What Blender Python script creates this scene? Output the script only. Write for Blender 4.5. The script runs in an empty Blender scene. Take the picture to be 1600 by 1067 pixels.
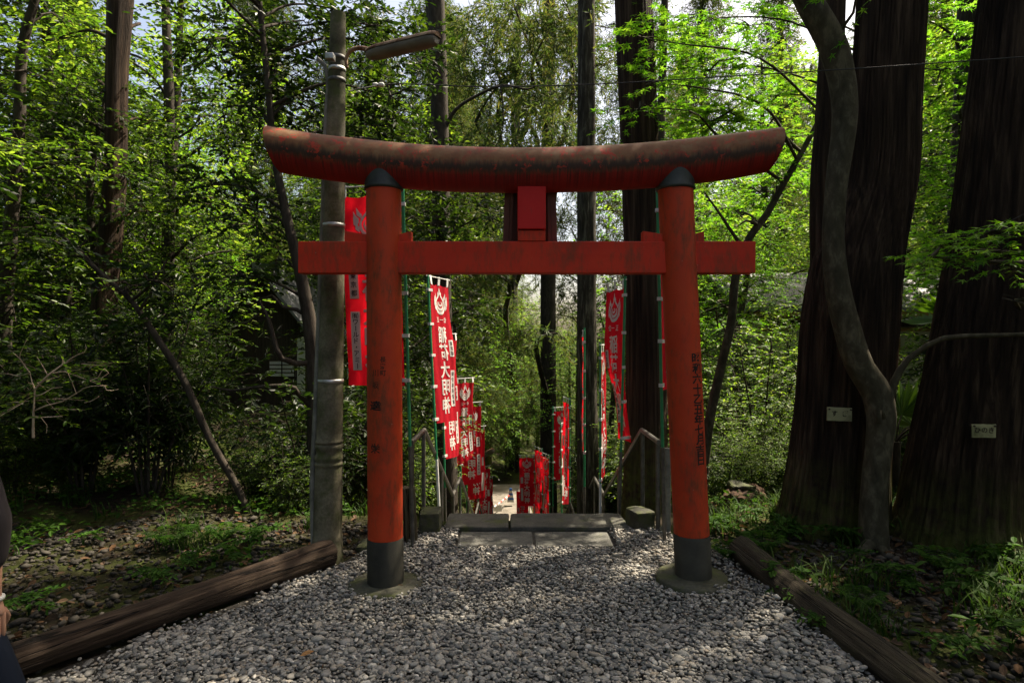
import bpy, bmesh, math, random
import numpy as np
from mathutils import Vector, Matrix
from mathutils.geometry import tessellate_polygon
C = bpy.context.scene.collection
F = 950.0; EYE = 1.6
rad = math.radians
def W(px, py, d):                       # a point seen at that spot of the photo, d metres ahead
    return np.array([(px-800)/F*d, d, EYE-(py-533.5)/F*d])
def sstep(a, b, x):
    t = np.clip((x-a)/(b-a), 0, 1); return t*t*(3-2*t)
def norm(a):
    return a/np.maximum(np.linalg.norm(a, axis=-1, keepdims=True), 1e-9)
# ------------------------------------------------------------------ terrain heights
SY = [-10, 5.62, 8.1, 9.2, 12.2, 13.5, 17.0, 18.3, 21.3, 34, 60, 200]
SZ = [0, 0, -1.24, -1.24, -2.74, -2.74, -4.4, -4.4, -5.9, -6.1, 4, 40]
def hstair(y): return np.interp(y, SY, SZ)
def hside(y): return np.interp(y, [-10, 14, 20, 28, 36, 60, 200], [0, 0, -.9, -3.6, -4.2, 5, 42])
def H(x, y):
    x = np.asarray(x, float); y = np.asarray(y, float)
    w = sstep(1.25, 5.0, np.abs(x-.2))
    b = hstair(y)*(1-w)+hside(y)*w
    vq = (1-sstep(.10, .2, np.abs(x/np.maximum(y, 1)-.12)))*sstep(33, 37, y)
    b = b*(1-vq)+(-6.1-.02*(y-34))*vq
    b = b + .09*sstep(.9, 1.7, x)*(1-sstep(6, 9, y)) + .05*sstep(-1.7, -3, x)*(1-sstep(8, 12, y))
    far = sstep(1.8, 5, np.abs(x-.2))
    b = b + far*(.07*np.sin(x*1.3+y*.7)+.05*np.sin(x*2.9-y*1.7)+.03*np.sin(x*5.1+y*4.3))
    b = b + .25*sstep(4.5, 14, x)*np.minimum(x-4.5, 10).clip(0)*.25
    return b
# ------------------------------------------------------------------ mesh helpers
def mk(name, parts, mats, parent=None, smooth=True, loc=None):
    """parts: list of (verts Nx3, faces Mxk array or list of lists, material index) -> ONE mesh object"""
    Vs, loops, tot, mi = [], [], [], []
    off = 0
    for p in parts:
        V, Fc = np.asarray(p[0], float).reshape(-1, 3), p[1]
        m = p[2] if len(p) > 2 else 0
        Vs.append(V)
        if isinstance(Fc, np.ndarray):
            if Fc.size:
                loops.append((Fc+off).ravel()); tot.append(np.full(len(Fc), Fc.shape[1])); mi.append(np.full(len(Fc), m))
        else:
            for f in Fc:
                loops.append(np.array(f)+off); tot.append(np.array([len(f)])); mi.append(np.array([m]))
        off += len(V)
    V = np.concatenate(Vs); loops = np.concatenate(loops).astype(np.int32)
    tot = np.concatenate(tot).astype(np.int32); mi = np.concatenate(mi).astype(np.int32)
    if loc is not None: V = V-np.asarray(loc, float)
    me = bpy.data.meshes.new(name)
    me.vertices.add(len(V)); me.vertices.foreach_set('co', V.astype(np.float32).ravel())
    me.loops.add(len(loops)); me.loops.foreach_set('vertex_index', loops)
    me.polygons.add(len(tot))
    st = np.concatenate([[0], np.cumsum(tot)[:-1]]).astype(np.int32)
    me.polygons.foreach_set('loop_start', st)
    me.polygons.foreach_set('material_index', mi)
    me.polygons.foreach_set('use_smooth', np.full(len(tot), bool(smooth)))
    for m in (mats if isinstance(mats, (list, tuple)) else [mats]): me.materials.append(m)
    me.update(calc_edges=True); me.validate()
    o = bpy.data.objects.new(name, me); C.objects.link(o)
    if loc is not None: o.location = loc
    if parent is not None: o.parent = parent
    return o
def tag(o, label=None, cat=None, group=None, kind=None):
    if label: o['label'] = label
    if cat: o['category'] = cat
    if group: o['group'] = group
    if kind: o['kind'] = kind
    return o
def thing(name, label, cat, loc=(0, 0, 0), group=None, rz=0):
    o = bpy.data.objects.new(name, None); C.objects.link(o)
    o.location = [float(v) for v in loc]; o.rotation_euler[2] = rz; o.empty_display_size = .1
    return tag(o, label, cat, group)
def into(child, root):                  # parent a mesh built in world coordinates under an Empty
    child.parent = root
    child.matrix_parent_inverse = Matrix.LocRotScale(root.location, root.rotation_euler, root.scale).inverted()
    return child
def dup(root, loc, rz=0, sc=1, label=None, group=None):
    def cp(o, par):
        c = o.copy(); C.objects.link(c)
        if par is not None: c.parent = par
        for ch in list(o.children): cp(ch, c)
        return c
    r = cp(root, None)
    r.location = [float(v) for v in loc]; r.rotation_euler[2] = rz
    r.scale = (sc, sc, sc) if not isinstance(sc, tuple) else sc
    if label: r['label'] = label
    if group: r['group'] = group
    return r
def box(x0, x1, y0, y1, z0, z1, bev=0.0):
    bm = bmesh.new(); bmesh.ops.create_cube(bm, size=1)
    for v in bm.verts:
        v.co = (x0+(v.co.x+.5)*(x1-x0), y0+(v.co.y+.5)*(y1-y0), z0+(v.co.z+.5)*(z1-z0))
    if bev: bmesh.ops.bevel(bm, geom=bm.edges[:], offset=bev, segments=2, affect='EDGES', profile=.6)
    V = np.array([v.co[:] for v in bm.verts]); bm.verts.index_update()
    Fs = [[v.index for v in f.verts] for f in bm.faces]; bm.free()
    return V, Fs
def xf(V, rz=0, loc=(0, 0, 0), rx=0, ry=0):
    M = Matrix.Rotation(rz, 3, 'Z') @ Matrix.Rotation(ry, 3, 'Y') @ Matrix.Rotation(rx, 3, 'X')
    return np.asarray(V) @ np.array(M).T + np.asarray(loc, float)
def roughen(V, Fs, cuts, amp, seed, scale=8):
    """subdivide a block and push its surface about, as hewn stone or old wood"""
    bm = bmesh.new(); vs = [bm.verts.new(v) for v in V]
    for f in Fs: bm.faces.new([vs[i] for i in f])
    bmesh.ops.subdivide_edges(bm, edges=bm.edges[:], cuts=cuts, use_grid_fill=True)
    bm.normal_update()
    from mathutils import noise
    for v in bm.verts:
        p = v.co*scale+Vector((seed*7.1, seed*3.3, seed))
        v.co += v.normal*amp*(noise.noise(p)+.5*noise.noise(p*2.7))
    bm.verts.index_update()
    V = np.array([v.co[:] for v in bm.verts]); Fs = [[v.index for v in f.verts] for f in bm.faces]; bm.free()
    return V, Fs
def spline(P, R, step):
    """Catmull-Rom resampling of a path with radii"""
    P = np.asarray(P, float); R = np.asarray(R, float)
    h = np.maximum(np.linalg.norm(np.diff(P, axis=0), axis=1), 1e-6); sl = np.diff(P, axis=0)/h[:, None]
    Tn = np.vstack([sl[0], (sl[:-1]*h[1:, None]+sl[1:]*h[:-1, None])/(h[1:]+h[:-1])[:, None], sl[-1]])
    op, orr = [], []
    for i in range(len(h)):
        n = max(1, int(h[i]/step))
        for k in range(n):
            t = k/n; a = 2*t**3-3*t*t+1; b = t**3-2*t*t+t; c = -2*t**3+3*t*t; d = t**3-t*t
            op.append(a*P[i]+b*h[i]*Tn[i]+c*P[i+1]+d*h[i]*Tn[i+1]); orr.append(R[i]*(1-t)+R[i+1]*t)
    op.append(P[-1]); orr.append(R[-1])
    return np.array(op), np.array(orr)
def tube(P, R, n=8, mod=None, cap=True):
    P = np.asarray(P, float); m = len(P); R = np.broadcast_to(np.asarray(R, float), (m,))
    T = norm(np.gradient(P, axis=0)) if m > 2 else np.repeat(norm((P[1]-P[0])[None]), m, 0)
    a = np.array([1., 0, 0]) if abs(T[0][0]) < .8 else np.array([0, 1., 0])
    u = norm((a-T[0]*a.dot(T[0]))[None])[0]
    U = np.zeros((m, 3))
    for i in range(m):
        u = u-T[i]*u.dot(T[i]); u = u/np.linalg.norm(u); U[i] = u
    Vv = np.cross(T, U)
    th = np.arange(n)/n*2*math.pi
    rr = R[:, None]*(np.ones((m, n)) if mod is None else mod(th, P))
    V = P[:, None]+rr[..., None]*(np.cos(th)[None, :, None]*U[:, None]+np.sin(th)[None, :, None]*Vv[:, None])
    i, j = np.meshgrid(np.arange(m-1), np.arange(n), indexing='ij')
    Fq = np.stack([i*n+j, i*n+(j+1) % n, (i+1)*n+(j+1) % n, (i+1)*n+j], -1).reshape(-1, 4)
    V = V.reshape(-1, 3)
    out = [(V, Fq)]
    if cap:
        out.append((V[:n], [list(range(n))[::-1]])); out.append((V[-n:], [list(range(n))]))
    return out
def setm(parts, mi): return [(p[0], p[1], mi) for p in parts]
def lathe(prof, n=48, axis=None):
    """prof: (r, z) pairs; axis: function z -> (x, y) centre"""
    th = np.arange(n)/n*2*math.pi; V = []
    for r, z in prof:
        cx, cy = (0, 0) if axis is None else axis(z)
        V.append(np.stack([cx+r*np.cos(th), cy+r*np.sin(th), np.full(n, z)], -1))
    m = len(prof); V = np.concatenate(V)
    i, j = np.meshgrid(np.arange(m-1), np.arange(n), indexing='ij')
    Fq = np.stack([i*n+j, i*n+(j+1) % n, (i+1)*n+(j+1) % n, (i+1)*n+j], -1).reshape(-1, 4)
    return [(V, Fq), (V[:n], [list(range(n))[::-1]]), (V[-n:], [list(range(n))])]
def grid(fn, nu, nv):
    u, v = np.meshgrid(np.linspace(0, 1, nu), np.linspace(0, 1, nv), indexing='ij')
    V = fn(u.ravel(), v.ravel())
    i, j = np.meshgrid(np.arange(nu-1), np.arange(nv-1), indexing='ij')
    return V, np.stack([i*nv+j, (i+1)*nv+j, (i+1)*nv+j+1, i*nv+j+1], -1).reshape(-1, 4)
# ------------------------------------------------------------------ materials
class N:
    def __init__(s, name):
        s.m = bpy.data.materials.new(name); s.m.use_nodes = True; s.t = s.m.node_tree
        s.b = s.t.nodes['Principled BSDF']; s.out = s.t.nodes['Material Output']
    def n(s, typ, **kw):
        x = s.t.nodes.new(typ)
        for k, v in kw.items():
            if k.startswith('i_'):
                x.inputs[k[2:].replace('_', ' ')].default_value = v
            else: setattr(x, k, v)
        return x
    def l(s, a, b): s.t.links.new(a, b)
    def coords(s, scale=(1, 1, 1), kind='Object'):
        tc = s.n('ShaderNodeTexCoord'); mp = s.n('ShaderNodeMapping'); mp.inputs['Scale'].default_value = scale
        s.l(tc.outputs[kind], mp.inputs[0]); return mp.outputs[0]
    def world(s, scale=(1, 1, 1)):
        g = s.n('ShaderNodeNewGeometry'); mp = s.n('ShaderNodeMapping'); mp.inputs['Scale'].default_value = scale
        s.l(g.outputs['Position'], mp.inputs[0]); return mp.outputs[0]
    def noise(s, vec, scale, detail=5, rough=.6, dist=0):
        x = s.n('ShaderNodeTexNoise'); x.inputs['Scale'].default_value = scale; x.inputs['Detail'].default_value = detail
        x.inputs['Roughness'].default_value = rough; x.inputs['Distortion'].default_value = dist
        s.l(vec, x.inputs['Vector']); return x.outputs[0]
    def ramp(s, fac, stops, interp='LINEAR'):
        r = s.n('ShaderNodeValToRGB'); e = r.color_ramp.elements; r.color_ramp.interpolation = interp
        while len(e) < len(stops): e.new(.5)
        for q, (p, c) in zip(e, stops):
            q.position = p; q.color = (*c, 1) if len(c) == 3 else c
        s.l(fac, r.inputs[0]); return r.outputs[0]
    def rampv(s, fac, a, b, v0=0, v1=1):
        r = s.n('ShaderNodeMapRange'); r.inputs[1].default_value = a; r.inputs[2].default_value = b
        r.inputs[3].default_value = v0; r.inputs[4].default_value = v1; s.l(fac, r.inputs[0]); return r.outputs[0]
    def mix(s, fac, a, b, typ='MIX'):
        x = s.n('ShaderNodeMix', data_type='RGBA', blend_type=typ)
        for sock, v in ((x.inputs[0], fac), (x.inputs[6], a), (x.inputs[7], b)):
            if isinstance(v, (int, float)): sock.default_value = v
            elif isinstance(v, tuple): sock.default_value = (*v, 1)
            else: s.l(v, sock)
        return x.outputs[2]
    def math(s, op, a, b=None):
        x = s.n('ShaderNodeMath', operation=op)
        for sock, v in ((x.inputs[0], a), (x.inputs[1], b)):
            if v is None: continue
            if isinstance(v, (int, float)): sock.default_value = v
            else: s.l(v, sock)
        return x.outputs[0]
    def bump(s, h, strength, dist=.01):
        b = s.n('ShaderNodeBump'); b.inputs['Strength'].default_value = strength; b.inputs['Distance'].default_value = dist
        s.l(h, b.inputs['Height']); s.l(b.outputs[0], s.b.inputs['Normal']); return b.outputs[0]
    def col(s, c):
        if isinstance(c, tuple): s.b.inputs['Base Color'].default_value = (*c, 1)
        else: s.l(c, s.b.inputs['Base Color'])
        return s
    def set(s, rough=.7, spec=.3, metal=0):
        s.b.inputs['Roughness'].default_value = rough; s.b.inputs['Specular IOR Level'].default_value = spec
        s.b.inputs['Metallic'].default_value = metal; return s.m
def simple(name, c0, c1, scale=6, rough=.7, spec=.3, bump=.3, metal=0, stretch=(1, 1, 1), dist=.005, lo=.35, hi=.65):
    n = N(name); v = n.coords(stretch); f = n.noise(v, scale, 8, .65)
    n.col(n.ramp(f, [(lo, c0), (hi, c1)]))
    if bump: n.bump(n.noise(v, scale*5, 8, .7), bump, dist)
    return n.set(rough, spec, metal)
MAT = {}
def leafmat(name, cols, trans, tmul, rough=.45, spec=.35, gloss=True):
    """cols: dark->light per-leaf colours; trans: share of light let through; tmul: tint of the light that comes through"""
    n = N(name); g = n.n('ShaderNodeNewGeometry')
    st = [(i/(len(cols)-1), c) for i, c in enumerate(cols)]
    c = n.ramp(g.outputs['Random Per Island'], st)
    ns = n.noise(n.coords((1, 1, 1)), 1.3, 2)
    c = n.mix(n.rampv(ns, .3, .7, 0, 1), c, n.mix(1.0, c, (1.25, 1.1, .8), 'MULTIPLY'))
    n.col(c)
    n.set(rough, spec if gloss else .1)
    tr = n.n('ShaderNodeBsdfTranslucent'); n.l(n.mix(1.0, c, tmul, 'MULTIPLY'), tr.inputs[0])
    mx = n.n('ShaderNodeMixShader'); mx.inputs[0].default_value = trans
    n.l(n.b.outputs[0], mx.inputs[1]); n.l(tr.outputs[0], mx.inputs[2]); n.l(mx.outputs[0], n.out.inputs[0])
    return n.m
MAT['maple'] = leafmat('maple_leaf', [(.032, .105, .010), (.055, .16, .013), (.09, .21, .02), (.13, .24, .035)], .52, (1.9, 2.0, 1.2), .5, .25)
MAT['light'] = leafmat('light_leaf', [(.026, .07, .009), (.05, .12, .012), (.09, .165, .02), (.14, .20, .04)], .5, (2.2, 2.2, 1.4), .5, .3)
MAT['mid'] = leafmat('shade_toned_leaf', [(.008, .021, .004), (.015, .038, .006), (.032, .072, .009), (.08, .13, .02)], .52, (2.6, 2.5, 1.3), .45, .25)  # leaf darkened for the dim wood; the shade is put into its colour
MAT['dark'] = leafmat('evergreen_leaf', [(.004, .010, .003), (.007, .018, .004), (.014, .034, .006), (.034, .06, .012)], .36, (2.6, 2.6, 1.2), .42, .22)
MAT['cedar'] = leafmat('cedar_needles', [(.022, .05, .014), (.04, .078, .020), (.065, .105, .03), (.10, .10, .04)], .4, (1.9, 1.8, 1.1), .6, .2)
MAT['herb'] = leafmat('herb_leaf', [(.014, .045, .007), (.026, .075, .010), (.045, .11, .015)], .4, (1.7, 1.7, 1.0), .6, .1)
MAT['grass'] = leafmat('grass_blade', [(.012, .034, .007), (.022, .055, .010), (.04, .075, .017)], .35, (1.6, 1.6, 1.0), .6, .1)
MAT['palm'] = leafmat('palm_leaf', [(.03, .08, .012), (.06, .13, .015)], .45, (2.4, 2.2, 1.0), .4, .4)
MAT['litter'] = leafmat('dead_leaf', [(.02, .011, .006), (.05, .028, .014), (.10, .06, .036), (.05, .034, .024), (.15, .10, .07)], .15, (1.2, 1.0, .8), .8, .1)
def barkmat(name, dark, mid, light, vscale=14, stretch=.07, bump=.9, dist=.03, moss=0.0, rough=.9):
    n = N(name); v = n.coords((1, 1, stretch)); f = n.noise(v, vscale, 8, .65, .4)
    c = n.ramp(f, [(.3, dark), (.5, mid), (.7, light)])
    big = n.noise(n.coords((1, 1, .5)), 2.2, 5, .6)
    c = n.mix(n.rampv(big, .35, .7), c, n.mix(1.0, c, (.55, .58, .55), 'MULTIPLY'))
    if moss:
        tc = n.n('ShaderNodeNewGeometry'); sp = n.n('ShaderNodeSeparateXYZ'); n.l(tc.outputs['Position'], sp.inputs[0])
        hz = n.rampv(sp.outputs[2], .75, -.05)
        mk_ = n.math('MULTIPLY', hz, n.rampv(n.noise(n.coords(), 9, 6, .7), .35, .6))
        c = n.mix(n.math('MULTIPLY', mk_, moss), c, (.09, .105, .02))
    n.col(c); n.bump(n.noise(v, vscale*1.6, 10, .7, .3), bump, dist)
    return n.set(rough, .15)
MAT['bark_cedar'] = barkmat('cedar_bark', (.010, .006, .004), (.040, .024, .015), (.125, .08, .05), vscale=17, stretch=.045, bump=1, dist=.05, moss=.9)
MAT['bark_pale'] = barkmat('lichen_bark', (.016, .013, .010), (.045, .038, .029), (.19, .17, .135), vscale=20, stretch=.15)
MAT['bark_smooth'] = barkmat('smooth_bark', (.034, .028, .017), (.064, .054, .034), (.14, .118, .078), vscale=16, stretch=.5, bump=.3, dist=.008)
MAT['bark_dark'] = barkmat('dark_bark', (.02, .016, .012), (.045, .036, .028), (.08, .065, .05), vscale=20, stretch=.25, bump=.6, dist=.015)
MAT['bark_twig'] = simple('sun_toned_twig_bark', (.30, .20, .14), (.52, .40, .30), 12, .8, .2, .3)  # lightened twigs: sunshine on the bare shrub is put into the colour
# --- torii paint
def torii_paint(name, red0, red1, grime, amount, topwear=False):
    n = N(name); v = n.world()
    base = n.mix(n.rampv(n.noise(v, 3.2, 6, .6), .3, .7), red0, red1)
    # fine flecks and broad patches where the paint has gone grey-brown with lichen
    f1 = n.noise(n.world((1, 1, .28)), 34, 10, .75); f2 = n.noise(n.world((1, 1, .6)), 4.5, 6, .65)
    g = n.math('ADD', n.math('MULTIPLY', f1, .62), n.math('MULTIPLY', f2, .48))
    msk = n.rampv(g, .58-amount, .72-amount)
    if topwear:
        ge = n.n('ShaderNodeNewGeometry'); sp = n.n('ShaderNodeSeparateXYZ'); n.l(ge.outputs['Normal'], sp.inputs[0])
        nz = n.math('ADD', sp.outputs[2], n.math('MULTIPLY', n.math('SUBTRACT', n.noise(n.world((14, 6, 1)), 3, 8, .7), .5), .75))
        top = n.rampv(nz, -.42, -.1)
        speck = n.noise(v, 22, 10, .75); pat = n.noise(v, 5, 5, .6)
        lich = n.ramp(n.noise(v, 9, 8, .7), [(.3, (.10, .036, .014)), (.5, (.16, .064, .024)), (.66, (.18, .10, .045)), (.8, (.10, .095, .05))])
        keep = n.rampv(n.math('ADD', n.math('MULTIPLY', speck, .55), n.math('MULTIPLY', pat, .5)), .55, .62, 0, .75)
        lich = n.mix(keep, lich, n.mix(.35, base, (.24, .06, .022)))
        low_band = n.math('MULTIPLY', n.rampv(nz, -.42, -.18), n.rampv(nz, .22, -.05))  # dark band below the middle of the beam, set by surface tilt
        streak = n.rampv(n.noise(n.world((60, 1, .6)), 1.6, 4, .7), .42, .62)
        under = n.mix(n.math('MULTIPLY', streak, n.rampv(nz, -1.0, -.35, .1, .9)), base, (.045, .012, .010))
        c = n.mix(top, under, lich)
        c = n.mix(n.math('MULTIPLY', low_band, .85), c, (.020, .013, .010))
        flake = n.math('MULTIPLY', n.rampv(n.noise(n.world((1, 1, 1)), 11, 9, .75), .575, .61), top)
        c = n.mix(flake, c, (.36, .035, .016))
    else:
        c = n.mix(n.math('MULTIPLY', msk, .8), base, grime)
        white = n.rampv(n.noise(v, 48, 3, .5), .74, .77); c = n.mix(n.math('MULTIPLY', white, .5), c, (.3, .22, .17))
    n.col(c); n.bump(n.noise(v, 60, 8, .7), .25, .003)
    return n.set(.6, .22)
MAT['red_col'] = torii_paint('column_paint', (.40, .032, .010), (.50, .052, .014), (.11, .040, .016), .05)
MAT['red_beam'] = torii_paint('tie_beam_paint', (.48, .024, .009), (.60, .036, .011), (.17, .040, .016), .055)
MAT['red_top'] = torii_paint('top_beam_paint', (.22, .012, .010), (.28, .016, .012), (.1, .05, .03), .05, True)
MAT['red_strut'] = torii_paint('strut_paint', (.46, .010, .010), (.54, .014, .012), (.2, .04, .03), -.05)
MAT['plaque'] = simple('plaque_wood', (.07, .024, .018), (.13, .05, .04), 9, .6, .3, .3, stretch=(1, 1, .2))
MAT['black_sleeve'] = simple('black_sleeve', (.014, .014, .011), (.05, .046, .034), 4, .75, .25, .4, lo=.3, hi=.7)
MAT['cap'] = simple('blackened_copper', (.012, .014, .012), (.035, .04, .034), 7, .55, .35, .3)
MAT['ink'] = simple('black_ink', (.010, .008, .007), (.03, .016, .012), 40, .6, .2, 0)
MAT['ink_faded'] = simple('faded_ink', (.02, .012, .008), (.13, .03, .014), 60, .7, .2, 0, lo=.42, hi=.6)
# --- stone, concrete, soil
def stone(name, c0, c1, moss=0, scale=5, bump=.5):
    n = N(name); v = n.world(); f = n.noise(v, scale, 9, .65)
    c = n.ramp(f, [(.38, c0), (.64, c1)])
    c = n.mix(n.rampv(n.noise(v, 60, 3), .35, .65), n.mix(1.0, c, (.72, .72, .72), 'MULTIPLY'), c)
    if moss: c = n.mix(n.rampv(n.noise(v, 6, 8, .7), .62-moss*.3, .74-moss*.2), c, (.055, .065, .02))
    n.col(c); n.bump(n.noise(v, 45, 10, .75), bump, .008)
    return n.set(.85, .25)
MAT['concrete'] = stone('old_concrete', (.045, .040, .022), (.20, .178, .118), .42, 2.6)
MAT['plinth'] = stone('plinth_concrete', (.045, .045, .03), (.09, .087, .063), .5)
MAT['slab'] = stone('hewn_andesite', (.075, .075, .066), (.13, .127, .112), .12)
MAT['kerbstone'] = stone('kerb_stone', (.05, .05, .042), (.095, .092, .078), .25)
MAT['blockstone'] = stone('mossy_block', (.035, .035, .026), (.075, .073, .052), .6)
def pebmat():
    n = N('gravel_stone'); g = n.n('ShaderNodeNewGeometry')
    c = n.ramp(g.outputs['Random Per Island'], [(0, (.08, .08, .075)), (.2, (.17, .165, .155)), (.5, (.26, .248, .228)), (.7, (.35, .33, .29)), (.82, (.24, .20, .155)), (.92, (.55, .52, .47)), (1, (.11, .118, .12))])
    c = n.mix(n.rampv(n.noise(n.coords(), 110, 4), .3, .7), n.mix(1.0, c, (.74, .73, .70), 'MULTIPLY'), c)
    n.col(c); return n.set(.62, .35)
MAT['pebble'] = pebmat()
MAT['dirty_pebble'] = simple('dirty_stone', (.016, .014, .011), (.060, .053, .043), 3, .8, .2, .2)
def soilmat():
    n = N('forest_soil'); v = n.world(); f = n.noise(v, 1.1, 8, .65); d = n.noise(v, 24, 8, .7)
    c = n.ramp(d, [(.3, (.010, .007, .005)), (.5, (.022, .016, .011)), (.7, (.045, .034, .023))])
    m = n.rampv(n.noise(v, .9, 6, .65), .42, .58)
    c = n.mix(n.math('MULTIPLY', m, .75), c, (.045, .062, .012))
    c = n.mix(n.rampv(f, .55, .75), c, n.mix(1.0, c, (1.5, 1.25, 1.0), 'MULTIPLY'))
    n.col(c); n.bump(n.noise(v, 30, 10, .75), .8, .03); return n.set(.95, .1)
MAT['soil'] = soilmat()
MAT['gravel_bed'] = stone('gravel_bed', (.02, .018, .015), (.05, .045, .038), 0, 30, 1)
MAT['path'] = stone('pale_path', (.12, .105, .085), (.22, .195, .165), 0, 2)
def woodmat(name, dark, mid, light, axis=0, moss=0):
    n = N(name); s = [9, 9, 9]; s[axis] = .5; v = n.coords(tuple(s)); f = n.noise(v, 2.2, 10, .68, .6)
    c = n.ramp(f, [(.3, dark), (.48, mid), (.68, light)])
    c = n.mix(n.rampv(n.noise(n.coords(), 2.3, 5), .4, .7), c, n.mix(1.0, c, (.5, .48, .46), 'MULTIPLY'))
    if moss: c = n.mix(n.rampv(n.noise(n.coords(), 7, 8, .7), .55, .68, 0, moss), c, (.06, .065, .02))
    s2 = [7, 7, 7]; s2[axis] = .32; cr = n.noise(n.coords(tuple(s2)), 1.7, 4, .55, .3)
    ln = n.rampv(n.math('ABSOLUTE', n.math('SUBTRACT', cr, .53)), .004, .016, 1, 0)
    c = n.mix(ln, c, (.006, .004, .003)); f = n.math('SUBTRACT', f, n.math('MULTIPLY', ln, .6))
    n.col(c); n.bump(f, 1, .03); return n.set(.85, .2)
MAT['log'] = woodmat('weathered_log', (.014, .009, .006), (.05, .032, .021), (.125, .088, .06))
MAT['log2'] = woodmat('grey_log', (.011, .008, .005), (.04, .031, .02), (.10, .083, .054), moss=.4)
MAT['stake'] = woodmat('old_stake_wood', (.03, .022, .014), (.09, .07, .042), (.16, .13, .08), axis=2, moss=.7)
MAT['rot'] = woodmat('rotting_wood', (.02, .010, .006), (.07, .036, .02), (.15, .08, .045), moss=.5)
# --- metal, cloth, paint
MAT['steel'] = simple('galvanised_pipe', (.07, .065, .058), (.15, .142, .128), 14, .42, .45, .2, .6)
MAT['rust'] = simple('rusty_sheet', (.10, .035, .012), (.36, .24, .15), 9, .75, .3, .5, .1, lo=.38, hi=.6)
MAT['reflector'] = simple('dulled_reflector', (.10, .085, .07), (.20, .17, .14), 4, .5, .4, .15, .2, stretch=(.4, 1, 1))
MAT['strap'] = simple('steel_strap', (.28, .28, .27), (.5, .5, .48), 20, .4, .5, .1, .7)
MAT['dark_strap'] = simple('dark_strap', (.04, .04, .04), (.10, .10, .095), 20, .6, .3, .1)
MAT['pvc'] = simple('grey_conduit', (.10, .098, .078), (.22, .21, .175), 9, .7, .3, .2)
MAT['wire'] = simple('black_cable', (.012, .012, .012), (.03, .03, .03), 5, .6, .3, 0)
MAT['green_pole'] = simple('green_plastic_pole', (.010, .16, .062), (.02, .24, .10), 5, .4, .4, 0)
MAT['white_plastic'] = simple('white_plastic', (.42, .43, .41), (.62, .62, .60), 12, .55, .3, 0)
def clothmat(name, c0, c1, tr=.4, tint=(1.7, 1.0, 1.0)):
    n = N(name); v = n.coords(); c = n.mix(n.rampv(n.noise(v, 3, 5), .3, .7), c0, c1); n.col(c)
    n.bump(n.noise(n.coords((1, 1, .3)), 9, 4), .35, .02); n.set(.85, .1)
    t = n.n('ShaderNodeBsdfTranslucent'); n.l(n.mix(1.0, c, tint, 'MULTIPLY'), t.inputs[0])
    mx = n.n('ShaderNodeMixShader'); mx.inputs[0].default_value = tr
    n.l(n.b.outputs[0], mx.inputs[1]); n.l(t.outputs[0], mx.inputs[2]); n.l(mx.outputs[0], n.out.inputs[0]); return n.m
MAT['red_cloth'] = clothmat('red_banner_cloth', (.42, .008, .020), (.52, .012, .026), .42)
MAT['print'] = clothmat('white_print', (.60, .60, .56), (.72, .71, .67), .3, (1, 1, 1))
MAT['black_print'] = clothmat('black_brush_print', (.012, .012, .014), (.03, .03, .032), .05, (1, 1, 1))
MAT['jacket'] = clothmat('charcoal_jacket_cloth', (.018, .016, .017), (.035, .03, .032), .02, (1, 1, 1))
MAT['jeans'] = clothmat('dark_denim', (.004, .006, .012), (.007, .011, .02), .02, (1, 1, 1))
MAT['skin'] = simple('skin', (.28, .15, .10), (.36, .20, .14), 8, .5, .35, .1)
MAT['hair'] = simple('black_hair', (.008, .007, .006), (.02, .016, .014), 30, .45, .4, .4, stretch=(1, 1, .2))
MAT['shoe'] = simple('shoe_leather', (.02, .018, .016), (.05, .045, .04), 10, .6, .3, .1)
MAT['gold'] = simple('ring_metal', (.5, .42, .28), (.6, .52, .36), 10, .3, .5, 0, .9)
MAT['signboard'] = simple('grimy_sign_paint', (.09, .09, .035), (.30, .28, .15), 7, .7, .2, .2, lo=.3, hi=.55)
MAT['nail'] = simple('rusty_nail', (.02, .012, .01), (.05, .03, .02), 30, .7, .3, 0)
MAT['wall_dark'] = simple('dark_timber_wall', (.025, .02, .015), (.06, .045, .035), 4, .8, .2, .3, stretch=(6, 6, .3))
MAT['wall_white'] = simple('white_board', (.5, .51, .5), (.66, .66, .64), 3, .7, .2, .1)
MAT['wall_cream'] = simple('cream_plaster', (.36, .35, .22), (.48, .46, .30), 1.2, .8, .2, .1)
MAT['timber'] = simple('ochre_timber', (.22, .12, .03), (.36, .21, .06), 5, .6, .3, .2, stretch=(1, 1, 5))
MAT['roof'] = simple('grey_roof_sheet', (.09, .092, .10), (.17, .175, .185), 3, .55, .4, .3, .1)
MAT['paper'] = simple('notice_paper', (.62, .62, .58), (.72, .72, .68), 6, .8, .1, 0)
MAT['blue'] = simple('blue_stripe', (.02, .09, .32), (.03, .13, .40), 8, .5, .3, 0)
MAT['bar_red'] = simple('red_stripe', (.45, .03, .025), (.55, .05, .04), 8, .5, .3, 0)
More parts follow.
